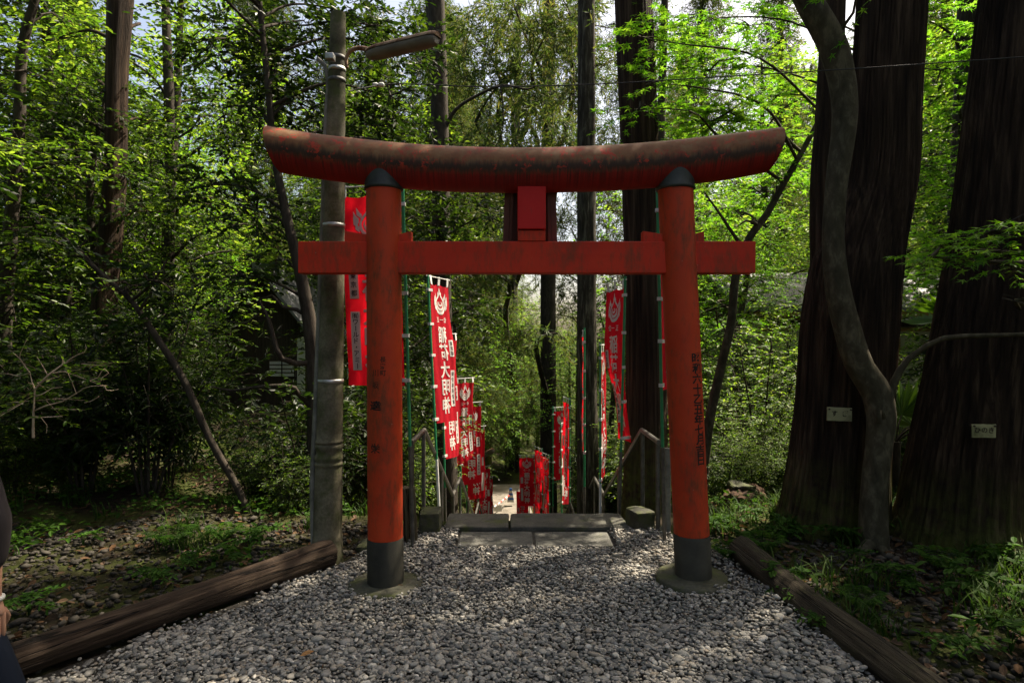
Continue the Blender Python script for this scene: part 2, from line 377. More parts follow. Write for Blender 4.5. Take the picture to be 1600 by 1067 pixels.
# ------------------------------------------------------------------ setting: ground, gravel, path
def ground():
    xs = np.unique(np.concatenate([np.linspace(-150, -14, 24), np.linspace(-14, -4, 60), np.linspace(-4, 5, 181), np.linspace(5, 16, 70), np.linspace(16, 150, 24)]))
    ys = np.unique(np.concatenate([np.linspace(-60, 1, 14), np.linspace(1, 7, 161), np.linspace(7, 24, 110), np.linspace(24, 60, 60), np.linspace(60, 190, 30)]))
    x, y = np.meshgrid(xs, ys, indexing='ij')
    rs = np.random.RandomState(3)
    z = H(x, y)-.012+rs.uniform(-.012, .012, x.shape)*(np.abs(y-4) < 6)
    cor = 1-sstep(1.15, 1.5, np.abs(x-.2))
    z = z-cor*sstep(5.45, 5.7, y)*(1-sstep(22.5, 23.5, y))*.22
    nu, nv = x.shape
    i, j = np.meshgrid(np.arange(nu-1), np.arange(nv-1), indexing='ij')
    q = np.stack([i*nv+j, (i+1)*nv+j, (i+1)*nv+j+1, i*nv+j+1], -1).reshape(-1, 4)
    tag(mk('forest_floor', [(np.stack([x, y, z], -1).reshape(-1, 3), q)], MAT['soil']), kind='structure')
ground()
# edges of the gravel: along the two logs, then narrowing to the steps
LX = lambda y: np.interp(y, [1.0, 2.4, 4.3, 4.6, 5.2], [-3.3, -2.46, -1.24, -1.05, -.72])
RX = lambda y: np.interp(y, [1.0, 2.4, 4.15, 4.6, 5.2], [1.74, 1.66, 1.52, 1.38, 1.10])
def gravel():
    yy = np.linspace(.5, 5.2, 60); V = []
    for y in yy:
        for t in np.linspace(0, 1, 12):
            x = LX(y)-.06+(RX(y)-LX(y)+.12)*t; V.append((x, y, float(H(x, y))+.004))
    n = 12; i, j = np.meshgrid(np.arange(59), np.arange(11), indexing='ij')
    q = np.stack([i*n+j, i*n+j+1, (i+1)*n+j+1, (i+1)*n+j], -1).reshape(-1, 4)
    tag(mk('gravel_bed', [(np.array(V), q)], MAT['gravel_bed']), kind='structure')
gravel()
def ico(sub):
    bm = bmesh.new(); bmesh.ops.create_icosphere(bm, subdivisions=sub, radius=1)
    V = np.array([v.co[:] for v in bm.verts]); Fs = np.array([[v.index for v in f.verts] for f in bm.faces]); bm.free(); return V, Fs
ICO2, ICO1 = ico(2), ico(1)
def pebbles(name, P, S, shape, rs, mat, parts_only=False):
    V0, F0 = shape; n = len(P); k = len(V0)
    ax = rs.uniform(.65, 1.25, (n, 3))*np.array([1.2, .85, .52])
    # lumpy: push the vertices along a few random directions
    V = np.repeat(V0[None], n, 0)
    for _ in range(4):
        d = norm(rs.normal(size=(n, 3))); V = V*(1+.19*np.einsum('nkj,nj->nk', V0[None].repeat(n, 0), d)[..., None]*rs.choice([-1, 1], (n, 1, 1)))
    V = V*ax[:, None]*S[:, None, None]
    a = rs.uniform(0, 2*math.pi, n); ca, sa = np.cos(a), np.sin(a)
    t = rs.normal(0, .38, n); ct, st = np.cos(t), np.sin(t)
    x, y, z = V[..., 0], V[..., 1], V[..., 2]
    y, z = y*ct[:, None]-z*st[:, None], y*st[:, None]+z*ct[:, None]
    x, y = x*ca[:, None]-y*sa[:, None], x*sa[:, None]+y*ca[:, None]
    V = np.stack([x, y, z], -1)+P[:, None]
    Fc = (F0[None]+(np.arange(n)*k)[:, None, None]).reshape(-1, 3)
    part = (V.reshape(-1, 3), Fc, 0)
    return part if parts_only else mk(name, [part], mat)
def scatter_gravel():
    rs = np.random.RandomState(11); parts = []
    for (y0, y1, sp, shape, lift) in ((2.35, 3.4, .0185, ICO2, .010), (3.4, 5.22, .0195, ICO1, .010), (2.35, 3.4, .027, ICO2, .021), (3.4, 5.22, .028, ICO1, .021)):
        ys = np.arange(y0, y1, sp*.87); P = []
        for r, y in enumerate(ys):
            xs = np.arange(-2.6, 1.9, sp)+(r % 2)*sp/2
            P.append(np.stack([xs, np.full_like(xs, y)], -1))
        P = np.concatenate(P)+rs.normal(0, sp*.3, (sum(len(p) for p in P), 2))
        e = rs.normal(0, .05, len(P))+.05*np.sin(P[:, 1]*9)
        ok = (P[:, 0] > LX(P[:, 1])+e) & (P[:, 0] < RX(P[:, 1])+e)
        ok &= ~((P[:, 1] > 4.69) & (P[:, 0] > -.45) & (P[:, 0] < .82))
        for cx, cy in ((-.835, 4.0), (1.195, 4.02)):
            d2 = np.hypot(P[:, 0]-cx, P[:, 1]-cy); ok &= d2 > .215
            ok &= ~((d2 < .4) & (rs.rand(len(P)) < .6*(.4-d2)/.2) & (P[:, 0] > cx))
        P = P[ok]
        if lift > .02: P = P[rs.rand(len(P)) < .75]
        S = np.clip(rs.lognormal(math.log(.0096), .40, len(P)), .006, .026)
        Z = H(P[:, 0], P[:, 1])+rs.uniform(0, .016, len(P))+lift-.004+.008*np.sin(P[:, 0]*5)*np.sin(P[:, 1]*6)
        parts.append(pebbles('', np.column_stack([P, Z]), S, shape, rs, None, True))
    tag(mk('gravel', parts, MAT['pebble']), kind='stuff')
scatter_gravel()
# ------------------------------------------------------------------ leaves
def leafshape(kind):
    if kind == 'oval':
        V = [(0, 0, 0), (.28, .2, .05), (.68, .19, .05), (1, 0, -.06), (.68, -.19, .05), (.28, -.2, .05)]
        return np.array(V), np.array([(0, 3, 2, 1), (0, 5, 4, 3)])
    if kind == 'lance':
        V = [(0, 0, 0), (.3, .10, .03), (.65, .09, .0), (1, 0, -.14), (.65, -.09, .0), (.3, -.10, .03)]
        return np.array(V), np.array([(0, 3, 2, 1), (0, 5, 4, 3)])
    if kind == 'maple':
        V = [(.25, 0, 0)]; Fs = []
        ang = [-125, -62, 0, 62, 125]; ln = [.5, .72, .82, .72, .5]
        for a, L in zip(ang, ln):
            a0 = rad(a); V.append((.25+L*math.cos(a0), L*math.sin(a0), -.10*L))
        for a in (-165, -93, -31, 31, 93, 165):
            a0 = rad(a); V.append((.25+.2*math.cos(a0), .2*math.sin(a0), .03))
        for k in range(5): Fs.append((0, 6+k, 1+k, 7+k))
        return np.array(V), np.array(Fs)
    if kind == 'needle':
        V = [(0, .0, 0), (.5, .085, 0), (1, 0, -.1), (.5, -.085, 0)]
        return np.array(V), np.array([(0, 3, 2, 1)])
    if kind == 'diamond':
        V = [(0, 0, 0), (.5, .24, .03), (1, 0, -.05), (.5, -.24, .03)]
        return np.array(V), np.array([(0, 3, 2, 1)])
def place_leaves(P, D, Nn, S, kind, mi=0):
    lv, lf = leafshape(kind); n, k = len(P), len(lv)
    X = norm(D); Y = norm(np.cross(Nn, X)); Z = np.cross(X, Y)
    V = P[:, None]+S[:, None, None]*(lv[None, :, 0:1]*X[:, None]+lv[None, :, 1:2]*Y[:, None]+lv[None, :, 2:3]*Z[:, None])
    Fc = (lf[None]+(np.arange(n)*k)[:, None, None]).reshape(-1, lf.shape[1])
    return (V.reshape(-1, 3), Fc, mi)
def sprays(centers, radii, ntw, style, kind, size, rs, per=10, L=.5, twigs=True):
    """leafy twigs through a set of ellipsoids; returns mesh parts (leaves: material 0, twigs: material 1)"""
    centers = np.asarray(centers, float); radii = np.asarray(radii, float).reshape(len(centers), -1)
    if radii.shape[1] == 1: radii = np.repeat(radii, 3, 1)
    ntw = np.broadcast_to(np.asarray(ntw), (len(centers),)).astype(int)
    ci = np.repeat(np.arange(len(centers)), ntw); n = len(ci)
    u = norm(rs.normal(size=(n, 3))); r = rs.rand(n)**(1/2.4)
    # clumps: let twigs gather round random sub-centres so that gaps are left between
    base = centers[ci]+u*r[:, None]*radii[ci]*.92
    if n > 12:
        k = max(3, n//9); sub = base[rs.choice(n, k, False)]; sub_ci = ci[rs.choice(n, 1)]
        pick = sub[rs.randint(0, k, n)]; near = np.linalg.norm(pick-base, axis=1) < 2.2*radii[ci].max(1)
        w = np.where(near, rs.uniform(.25, .8, n), 0)[:, None]; base = base*(1-w)+pick*w+rs.normal(0, .12, (n, 3))*radii[ci]*w
    D = u*.6+rs.normal(0, .55, (n, 3))
    if style == 'flat': D[:, 2] = D[:, 2]*.18-.08
    elif style == 'droop': D[:, 2] = D[:, 2]*.45-.4
    else: D[:, 2] = D[:, 2]*.6-.05
    D = norm(D); Ls = L*rs.uniform(.6, 1.3, n)
    t = (np.arange(per)+.5)/per
    tt = np.clip(t[None]+rs.normal(0, .03, (n, per)), .02, 1)
    P = base[:, None]+D[:, None]*(tt*Ls[:, None])[..., None]
    P[..., 2] -= (tt**2)*Ls[:, None]*(.12 if style != 'droop' else .3)
    side = norm(np.cross(D, np.array([0, 0, 1.])+rs.normal(0, .05, (n, 3))))
    sg = np.where(np.arange(per) % 2 == 0, 1, -1)[None, :, None]
    if kind == 'needle':
        LD = D[:, None]*.75+rs.normal(0, .5, (n, per, 3)); LD[..., 2] -= .12
        NN = rs.normal(size=(n, per, 3))
    else:
        LD = D[:, None]*.65+side[:, None]*sg*.75+rs.normal(0, .22, (n, per, 3)); LD[..., 2] -= .12
        a = {'flat': .28, 'mixed': .6, 'droop': .8}[style]
        NN = np.array([0, 0, 1.])+rs.normal(0, a, (n, per, 3))
    P = P.reshape(-1, 3); S = size*rs.uniform(.65, 1.2, len(P))
    parts = [place_leaves(P, LD.reshape(-1, 3), NN.reshape(-1, 3), S, kind)]
    if twigs:
        sd = norm(np.cross(D, rs.normal(size=(n, 3))))*.0035
        E = base+D*Ls[:, None]; E[:, 2] -= Ls*.12
        B0 = base-D*.12
        V = np.stack([B0-sd, B0+sd, E+sd*.4, E-sd*.4], 1).reshape(-1, 3)
        parts.append((V, np.arange(4*n).reshape(-1, 4), 1))
    return parts
# ------------------------------------------------------------------ trees
def ridged(k, amp, seed):
    rs = np.random.RandomState(seed); ph = rs.uniform(0, 6.28, 6)
    def f(th, P):
        z = P[:, 2][:, None]; t = th[None]; z0 = z.min()+.3; fl = .22*np.exp(-np.maximum(z-z0, 0)/.16)*(.35+np.maximum(0, np.sin(4*t+ph[1])+.5*np.sin(7*t+ph[3])))
        a = np.sin(k*t+ph[0]+1.3*np.sin(z*.9+ph[1])+.6*np.sin(3*t+z*.35))
        b = np.sin((k*1.7//1)*t+ph[2]+1.1*np.sin(z*1.7+ph[3]))
        lobes = .045*np.sin(3*t+ph[4]+z*.12)+.03*np.sin(5*t+ph[5]-z*.2)
        return 1+lobes+(fl if k > 23 else 0)+amp*(np.abs(a)**.6*.9+.5*np.abs(b)-.9)
    return f
def pxpath(L, d, dz=None):
    """[(px, py, width in px)] -> world path and radii at depth d (d may be a list)"""
    ds = np.broadcast_to(np.asarray(d, float), (len(L),))
    return np.array([W(a, b, q) for (a, b, w), q in zip(L, ds)]), np.array([w*q/F/2 for (a, b, w), q in zip(L, ds)])
def limb_to(trunk, tr, target, rs, r0=None, sag=.25):
    """a limb from the trunk up and out to a leafy place"""
    d = np.hypot(trunk[:, 0]-target[0], trunk[:, 1]-target[1])
    want = target[2]-sag*d.min()-.2
    i = int(np.argmin(np.abs(trunk[:, 2]-want)))
    a = trunk[i]; b = np.asarray(target, float); L = np.linalg.norm(b-a)
    mid = a*.55+b*.45+np.array([rs.normal(0, .06*L), rs.normal(0, .06*L), .10*L])
    q = a*.2+b*.8+np.array([rs.normal(0, .04*L), rs.normal(0, .04*L), .05*L])
    r0 = min(tr[i]*.6, .012+.011*L) if r0 is None else r0
    P, R = spline([a, mid, q, b], [r0, r0*.7, r0*.45, r0*.2], max(.12, L/14))
    return tube(P, R, 6, cap=False)
def tree(name, label, cat, trunk, rads, bark, blobs=(), leaf=None, style='mixed', kind='oval', size=.08, per=10, L=.5,
         seed=1, group=None, nseg=14, ridge=None, extra=(), step=.15, sub=3, density=1.0, base=None):
    """trunk: world path bottom->top; blobs: (x, y, z, rx, ry, rz, twigs)"""
    rs = np.random.RandomState(seed)
    P, R = spline(trunk, rads, step)
    base = P[0] if base is None else np.asarray(base)
    root = thing(name, label, cat, base, group)
    mod = ridged(ridge[0], ridge[1], seed) if ridge else None
    parts = tube(P, R, nseg, mod)
    for (eP, eR) in extra:
        q, r = spline(eP, eR, .08); parts += tube(q, r, 10)
    cents, rr, nt = [], [], []
    for b in blobs:
        c = np.array(b[:3]); r = np.array(b[3:6]); parts += limb_to(P, R, c, rs)
        for s in range(sub):
            e = c+norm(rs.normal(size=3))*r*.75
            q, rd_ = spline([c, (c+e)/2+rs.normal(0, .05, 3), e], [.012, .008, .004], .2); parts += tube(q, rd_, 4, cap=False)
        cents.append(c); rr.append(r); nt.append(max(2, int(b[6]*density)))
    o = mk('trunk', parts, MAT[bark], None); into(o, root)
    if cents:
        cr = mk('crown', sprays(cents, rr, nt, style, kind, size, rs, per, L), [MAT[leaf], MAT['bark_dark']], None, smooth=False)
        into(cr, root)
    return root
def B(px, py, d, rpx, n, rz=.7):        # a leafy place seen at that spot, d metres ahead
    c = W(px, py, d); r = rpx*d/F
    return (*c, r, r, r*rz, n)
def Bw(x, y, z, r, n, rz=.6): return (x, y, z, r, r, r*rz, n)
def up(path, rads, z, r):               # carry a trunk on above the frame
    d = path[-1]-path[-2]; d = d/abs(d[2]); e = path[-1]+d*(z-path[-1][2])
    return np.vstack([path, e]), np.concatenate([rads, [r]])
def sink(path, rads, dz=.35):
    e = path[0].copy(); e[2] -= dz; return np.vstack([e, path]), np.concatenate([[rads[0]*1.1], rads])
# --- the forked cedar right of the gate
p, r = pxpath([(1290, 852, 172), (1296, 800, 150), (1304, 720, 138), (1312, 640, 134), (1322, 500, 134), (1333, 420, 126), (1350, 360, 112), (1368, 300, 100), (1380, 150, 97), (1391, 0, 95)], 5.0)
p, r = up(p, r, 17, .1); p, r = sink(p, r)
fork = pxpath([(1314, 500, 86), (1298, 400, 60), (1291, 320, 48), (1295, 180, 40), (1303, 0, 34)], 5.06)
fp, fr = up(*fork, 13, .05)
canR = [Bw(3.4, 5.5, 8.2, 1.7, 26), Bw(2.0, 6.8, 9.0, 1.8, 26), Bw(4.8, 7.2, 9.0, 2.0, 28), Bw(3.0, 5.0, 11, 2.2, 30), Bw(4.6, 6.5, 12, 2.2, 26), Bw(2.6, 7.0, 13, 2.0, 24), Bw(3.6, 6, 15, 1.8, 20), Bw(5.8, 5.2, 10.5, 2.0, 22)]
tree('cedar_tree', 'huge dark cedar with forked stem and small sign, behind the curved grey trunk', 'tree', p, r, 'bark_cedar', [(*q[:6], q[6]*3.2) for q in canR], 'cedar', 'droop', 'needle', .22, 26, .9, 5, nseg=180, ridge=(30, .075), extra=[(fp, fr)], step=.09)
# --- the leaning cedar at the right edge
p, r = pxpath([(1498, 885, 205), (1503, 800, 165), (1530, 600, 142), (1558, 420, 132), (1590, 150, 124), (1608, 0, 122)], 4.6)
p, r = up(p, r, 17, .1); p, r = sink(p, r)
tree('cedar_tree', 'massive leaning cedar with a small sign at the right edge of the picture', 'tree', p, r, 'bark_cedar',
     [Bw(5.5, 5.6, 8.5, 1.9, 26), Bw(4.9, 6.6, 9.6, 1.8, 60), Bw(6.2, 6.3, 9.2, 1.9, 34), Bw(7.2, 7.0, 11, 2, 40), Bw(6.8, 4.0, 9.5, 2.2, 50), Bw(5.2, 3.2, 11, 2.2, 50), Bw(7.0, 5.6, 12, 2.2, 44), Bw(5.6, 4.6, 14, 2, 40), Bw(3.9, 4.6, 9.5, 1.6, 40)], 'cedar', 'droop', 'needle', .22, 26, .9, 6, nseg=180, ridge=(28, .075), step=.09)  # some high crown parts are added to keep sun off the gravel
# --- cedar behind the right handrail
p, r = pxpath([(1011, 900, 90), (1009, 760, 68), (1010, 640, 62), (1002, 300, 58), (989, 0, 56)], 6.8)
p, r = up(p, r, 18, .08)
tree('cedar_tree', 'straight dark cedar just left of the right column, behind the handrail', 'tree', p, r, 'bark_cedar',
     [Bw(1.2, 7.2, 9.5, 1.9, 24), Bw(2.6, 8.4, 10.5, 2.0, 24), Bw(.3, 7.9, 11.5, 2.0, 24), Bw(1.7, 6.4, 13, 2.0, 24), Bw(1.4, 7.4, 15, 1.6, 18)], 'cedar', 'droop', 'needle', .22, 24, .9, 7, nseg=100, ridge=(22, .06), step=.12)
# --- slimmer cedars down the slope
p, r = pxpath([(919, 870, 36), (917, 600, 30), (916, 300, 29), (916, 0, 26)], 10)
p, r = up(p, r, 20, .06)
tree('cedar_tree', 'slim cedar with pale lichen bark in the middle of the gate', 'tree', p, r, 'bark_pale',
     [B(930, 40, 10.2, 60, 14), B(890, 150, 10.3, 45, 12), B(955, 95, 10.4, 40, 7), Bw(1.6, 10.6, 10.5, 1.8, 20), Bw(2.6, 11, 12.5, 2, 20), Bw(.6, 10, 14, 2, 20)], 'cedar', 'droop', 'needle', .14, 16, .4, 8, density=2.4, nseg=48, ridge=(14, .03), step=.2)
p, r = pxpath([(857, 860, 28), (856, 600, 24), (856, 400, 23), (858, 0, 20)], 20)
p, r = up(p, r, 20, .06)
tree('cedar_tree', 'thin cedar trunk in the middle of the gate, between tablet and lichen cedar', 'tree', p, r, 'bark_dark',
     [B(850, 60, 13, 55, 34), B(835, 150, 13.2, 50, 34), B(880, 215, 13.2, 40, 20), B(815, 230, 13.3, 45, 26), B(890, 20, 13, 45, 26), B(800, 0, 13, 50, 26), B(870, 520, 12.6, 30, 6), Bw(1.2, 20, 13, 2, 18)], 'cedar', 'droop', 'needle', .17, 16, .45, 9, density=2.8, nseg=24, ridge=(9, .03), step=.25)
p, r = pxpath([(802, 760, 16), (801, 600, 14), (803, 430, 13), (808, 150, 12)], 36)
p, r = up(p, r, 26, .08)
tree('cedar_tree', 'far pale cedar trunk under the middle of the tie beam', 'tree', p, r, 'bark_pale',
     [B(790, 120, 18, 60, 44), B(760, 230, 18.2, 60, 44), B(815, 330, 18, 40, 16), B(780, 30, 18, 60, 40), B(740, 420, 18.2, 40, 18), B(720, 120, 19, 60, 40), B(840, 60, 17.5, 45, 30), B(830, 180, 18.5, 45, 30), B(735, 50, 19, 50, 36)], 'cedar', 'droop', 'needle', .24, 16, .6, 10, density=2.4, nseg=16, step=.3)
p, r = pxpath([(700, 860, 34), (696, 640, 30), (690, 430, 28), (687, 200, 27), (684, 100, 27), (679, 0, 30)], 10)
p, r = up(p, r, 18, .06)
bend = [W(689, 215, 10), W(712, 172, 9.9), W(745, 150, 9.8), W(785, 134, 9.7), W(832, 138, 9.6), W(845, 130, 9.6)]
dang = [W(782, 135, 9.7), W(786, 170, 9.7), W(782, 215, 9.7), W(770, 235, 9.7)]
tree('broadleaf_tree', 'grey trunk with one crooked bare limb, above the left half of the top beam', 'tree', p, r, 'bark_dark',
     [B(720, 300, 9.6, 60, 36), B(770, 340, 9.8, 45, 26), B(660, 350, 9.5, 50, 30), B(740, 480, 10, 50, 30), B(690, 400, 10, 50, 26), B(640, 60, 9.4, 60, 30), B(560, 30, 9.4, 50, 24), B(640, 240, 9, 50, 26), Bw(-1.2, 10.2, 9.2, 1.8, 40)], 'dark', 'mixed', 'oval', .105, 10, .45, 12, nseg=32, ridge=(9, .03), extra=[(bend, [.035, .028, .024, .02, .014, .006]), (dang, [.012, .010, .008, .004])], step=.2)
# --- left wood
p, r = pxpath([(122, 880, 70), (128, 830, 58), (142, 740, 46), (165, 450, 35), (180, 270, 31), (183, 100, 31), (188, 0, 36)], 9)
p, r = up(p, r, 15, .06)
tree('broadleaf_tree', 'tall dark trunk with a mossy foot in the wood on the left', 'tree', p, r, 'bark_cedar',
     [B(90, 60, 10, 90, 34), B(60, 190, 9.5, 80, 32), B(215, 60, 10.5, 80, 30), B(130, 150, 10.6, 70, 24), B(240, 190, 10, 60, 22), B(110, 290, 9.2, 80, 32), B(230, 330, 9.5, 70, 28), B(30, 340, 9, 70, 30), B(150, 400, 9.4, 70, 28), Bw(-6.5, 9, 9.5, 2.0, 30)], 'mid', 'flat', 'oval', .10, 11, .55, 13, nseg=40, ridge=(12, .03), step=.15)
p, r = pxpath([(252, 830, 24), (257, 700, 20), (262, 500, 17), (266, 280, 15), (264, 150, 15), (258, 0, 12)], 10.5)
p, r = up(p, r, 12, .04)
tree('broadleaf_tree', 'thin upright trunk standing next right of the mossy-footed tree', 'tree', p, r, 'bark_dark',
     [B(290, 70, 10.5, 70, 26), B(330, 180, 10.3, 60, 22), B(270, 250, 10.8, 60, 20), B(330, 320, 10.2, 60, 22), B(300, 420, 10, 60, 22), B(380, 350, 10.4, 50, 20)], 'mid', 'flat', 'oval', .095, 10, .5, 14, nseg=16, step=.2)
p, r = pxpath([(2, 760, 30), (6, 500, 22), (30, 200, 16), (38, 60, 14), (55, 0, 12)], 8)
p, r = up(p, r, 10, .03)
tree('broadleaf_tree', 'slender bending trunk near the left edge under bright leaves', 'tree', p, r, 'bark_dark',
     [B(40, 110, 8, 70, 24), B(10, 250, 7.6, 70, 26), B(80, 20, 8.2, 70, 24), B(70, 380, 7.8, 70, 40), B(150, 250, 8.2, 60, 30), B(20, 480, 7.6, 60, 30)], 'mid', 'flat', 'oval', .095, 10, .5, 15, nseg=16, step=.15)
# dark evergreen close behind the lamp pole
p, r = pxpath([(489, 880, 30), (491, 760, 27), (492, 620, 24), (486, 520, 22), (470, 430, 18), (446, 330, 14), (430, 250, 11), (420, 150, 10)], 6.2)
p, r = up(p, r, 6.4, .02)
ex = [([W(490, 565, 6.2), W(462, 568, 6.1), W(440, 560, 6.0), (W(428, 530, 6.0)), W(420, 500, 6.0), W(405, 470, 6.0)], [.032, .03, .028, .024, .018, .010]),
      ([W(486, 500, 6.2), W(464, 484, 6.2), W(443, 480, 6.2), W(425, 462, 6.2), W(392, 478, 6.2)], [.022, .02, .018, .014, .008]),
      ([W(491, 640, 6.2), W(470, 620, 6.1), W(460, 606, 6.0), W(410, 604, 5.9), W(360, 610, 5.9), W(330, 604, 5.9)], [.026, .024, .022, .018, .013, .006]),
      ([W(405, 490, 6.0), W(385, 505, 6.0), W(350, 500, 6.0)], [.012, .009, .005])]
tree('evergreen_tree', 'reddish crooked evergreen trunk with snaking low branches left of the concrete pole', 'tree', p, r, 'bark_dark',
     [B(350, 60, 6.8, 70, 48), B(430, 110, 6.6, 60, 48), B(480, 40, 7, 60, 44), B(580, 40, 7.2, 70, 50), B(610, 150, 7, 60, 46), B(560, 215, 7.2, 60, 46), B(350, 180, 7.7, 60, 40), B(430, 215, 7.4, 55, 38), B(330, 290, 6.6, 55, 34), B(400, 330, 6.4, 50, 28), B(660, 240, 7.6, 50, 34), B(660, 90, 7.6, 40, 22), B(380, 430, 6.3, 50, 20), B(465, 160, 6.6, 50, 34), B(440, 400, 6.5, 40, 14), Bw(-2.6, 6.0, 5.9, 1.3, 50), Bw(-3.8, 5.6, 5.8, 1.3, 50), Bw(-4.9, 5.4, 5.8, 1.3, 50), Bw(-3.2, 4.6, 5.6, 1.2, 36), Bw(-4.4, 4.2, 5.6, 1.2, 40), Bw(-5.4, 5.0, 6.4, 1.4, 40)], 'dark', 'mixed', 'oval', .088, 10, .38, 16, density=1.35, nseg=18, extra=ex, step=.1)  # crown parts above the frame are added to shade the left wood
# leaning pole-like stem
p, r = pxpath([(404, 840, 11), (370, 760, 11), (330, 690, 11), (285, 590, 11), (240, 520, 10), (205, 470, 8), (150, 420, 7), (90, 360, 5)], 5.6)
tree('understory_tree', 'thin dark stem slanting across the left thicket', 'tree', p, r, 'bark_dark',
     [B(190, 440, 5.6, 50, 9), B(120, 390, 5.6, 55, 10), B(250, 440, 5.5, 40, 7), B(60, 350, 5.6, 50, 8)], 'dark', 'mixed', 'oval', .10, 9, .4, 17, nseg=10, extra=[([W(205, 470, 5.6), W(225, 455, 5.55), W(250, 425, 5.5), W(262, 405, 5.5)], [.014, .012, .01, .005])], step=.1)
# --- curved smooth tree in front of the forked cedar
p, r = pxpath([(1366, 885, 66), (1365, 850, 44), (1366, 760, 37), (1374, 690, 38), (1377, 650, 42), (1370, 615, 43), (1345, 575, 40), (1323, 510, 39), (1309, 450, 36), (1302, 380, 32), (1306, 300, 31), (1319, 150, 38), (1304, 80, 42), (1262, 0, 38)], 4.45)
p, r = up(p, r, 6.6, .05); p, r = sink(p, r, .25)
ex = [([W(1386, 640, 4.45), W(1396, 600, 4.43), W(1420, 560, 4.4), W(1448, 540, 4.35), W(1475, 528, 4.3), W(1510, 525, 4.25), W(1560, 524, 4.2), W(1640, 520, 4.1)], [.036, .027, .021, .019, .018, .017, .016, .013]),
      ([W(1384, 660, 4.43), W(1372, 640, 4.3), W(1374, 660, 4.35)], [.03, .02, .02]),
      ([W(1370, 850, 4.4), W(1392, 880, 4.3), W(1410, 893, 4.22)], [.05, .03, .012]),
      ([W(1358, 850, 4.4), W(1340, 872, 4.3), W(1330, 882, 4.2)], [.05, .03, .012])]
tree('curved_tree', 'smooth grey trunk curving in an S before the forked cedar', 'tree', p, r, 'bark_smooth',
     [Bw(1.2, 4.6, 5.6, .8, 16, .35), Bw(.6, 5.2, 6.4, .9, 18, .35), Bw(2.4, 4.9, 6.2, .9, 16, .35), Bw(1.5, 5.4, 7.2, 1.0, 18, .35), B(1345, -20, 4.2, 40, 9, .4)], 'maple', 'flat', 'maple', .068, 9, .4, 18, nseg=28, extra=ex, step=.06)
# --- maples
p, r = pxpath([(1097, 770, 18), (1108, 660, 15), (1125, 580, 14), (1143, 500, 13), (1150, 430, 13), (1172, 370, 12), (1198, 335, 11), (1212, 310, 10)], 7)
p, r = up(p, r, 5.2, .02); p, r = sink(p, r, .6)
tree('maple_tree', 'slim slanting maple right of the right column, bright crown above the top beam', 'tree', p, r, 'bark_smooth',
     [B(1050, 40, 7, 60, 46, .45), B(1110, 110, 7, 60, 50, .45), B(1170, 40, 7.4, 60, 44, .45), B(1085, 190, 6.8, 55, 44, .4), B(1010, 60, 6.2, 40, 16, .5), B(1140, 175, 6.6, 45, 28, .4), B(1215, 150, 7.4, 40, 22, .4), B(1225, 215, 7.2, 40, 24, .4), B(1200, 300, 7.4, 45, 24, .4), B(1245, 260, 7.6, 35, 18, .4), B(1150, 330, 7.6, 45, 20, .4), B(1110, 400, 7.4, 40, 14, .4), B(1120, 500, 7.2, 35, 12, .4), B(1020, 130, 6.1, 25, 9, .5), B(1000, 170, 6.1, 22, 7, .5)], 'maple', 'flat', 'maple', .085, 10, .42, 19, nseg=14, step=.1,
     extra=[([W(1150, 430, 7), W(1160, 400, 6.9), W(1135, 350, 6.8), W(1100, 300, 6.7)], [.03, .024, .018, .008]), ([W(1185, 352, 7), W(1165, 345, 6.9), W(1150, 355, 6.9)], [.02, .014, .006])])
p, r = pxpath([(1490, 780, 34), (1493, 600, 31), (1500, 300, 30), (1508, 150, 30), (1515, 0, 32)], 9)
p, r = up(p, r, 14, .06)
tree('maple_tree', 'straight trunk with layered yellow-green leaves between the two big cedars', 'tree', p, r, 'bark_dark',
     [B(1470, 110, 8, 45, 30, .4), B(1500, 190, 7.8, 50, 36, .4), B(1455, 260, 8, 40, 24, .4), B(1510, 300, 7.6, 45, 28, .4), B(1440, 30, 8.4, 45, 24, .4), B(1530, 60, 8, 50, 30, .4), B(1470, 360, 8, 45, 24, .4), B(1440, 430, 8.4, 40, 18, .4), B(1560, 250, 8, 40, 20, .4), B(1480, 440, 7.6, 40, 16, .4)], 'maple', 'flat', 'maple', .09, 10, .45, 20, nseg=20, step=.2)
p = np.array([(4.35, 3.7, -.1), (4.3, 3.72, .9), (4.15, 3.75, 1.7), (3.8, 3.7, 2.4), (3.6, 3.7, 3.2), (3.7, 3.8, 4.0)]); r = np.array([.07, .055, .05, .04, .03, .012])
tree('maple_tree', 'low maple boughs with bright leaves reaching in from the right edge', 'tree', p, r, 'bark_smooth',
     [B(1560, 360, 3.55, 50, 11, .2), B(1500, 388, 3.6, 50, 11, .18), B(1590, 420, 3.5, 45, 9, .2), B(1455, 402, 3.65, 35, 6, .18), B(1600, 345, 3.4, 40, 9, .2), B(1585, 470, 3.5, 30, 3, .2)], 'maple', 'flat', 'maple', .062, 9, .3, 21, nseg=12, step=.1, sub=2)
p, r = pxpath([(1030, 800, 18), (1031, 500, 16), (1033, 200, 13), (1037, 60, 12)], 12)
p, r = up(p, r, 12, .04)
tree('broadleaf_tree', 'narrow trunk peeping out beside the dark cedar above the right column', 'tree', p, r, 'bark_dark',
     [B(1090, 260, 11.5, 60, 30), B(1140, 350, 11, 60, 30), B(1200, 380, 11.5, 60, 30), B(1090, 450, 11, 50, 26), B(1180, 470, 11, 50, 28), B(960, 330, 12.5, 35, 9), B(950, 440, 12.5, 35, 10), B(1230, 320, 12, 50, 26), B(1060, 80, 12, 50, 22)], 'light', 'flat', 'oval', .11, 10, .5, 22, nseg=12, step=.3)
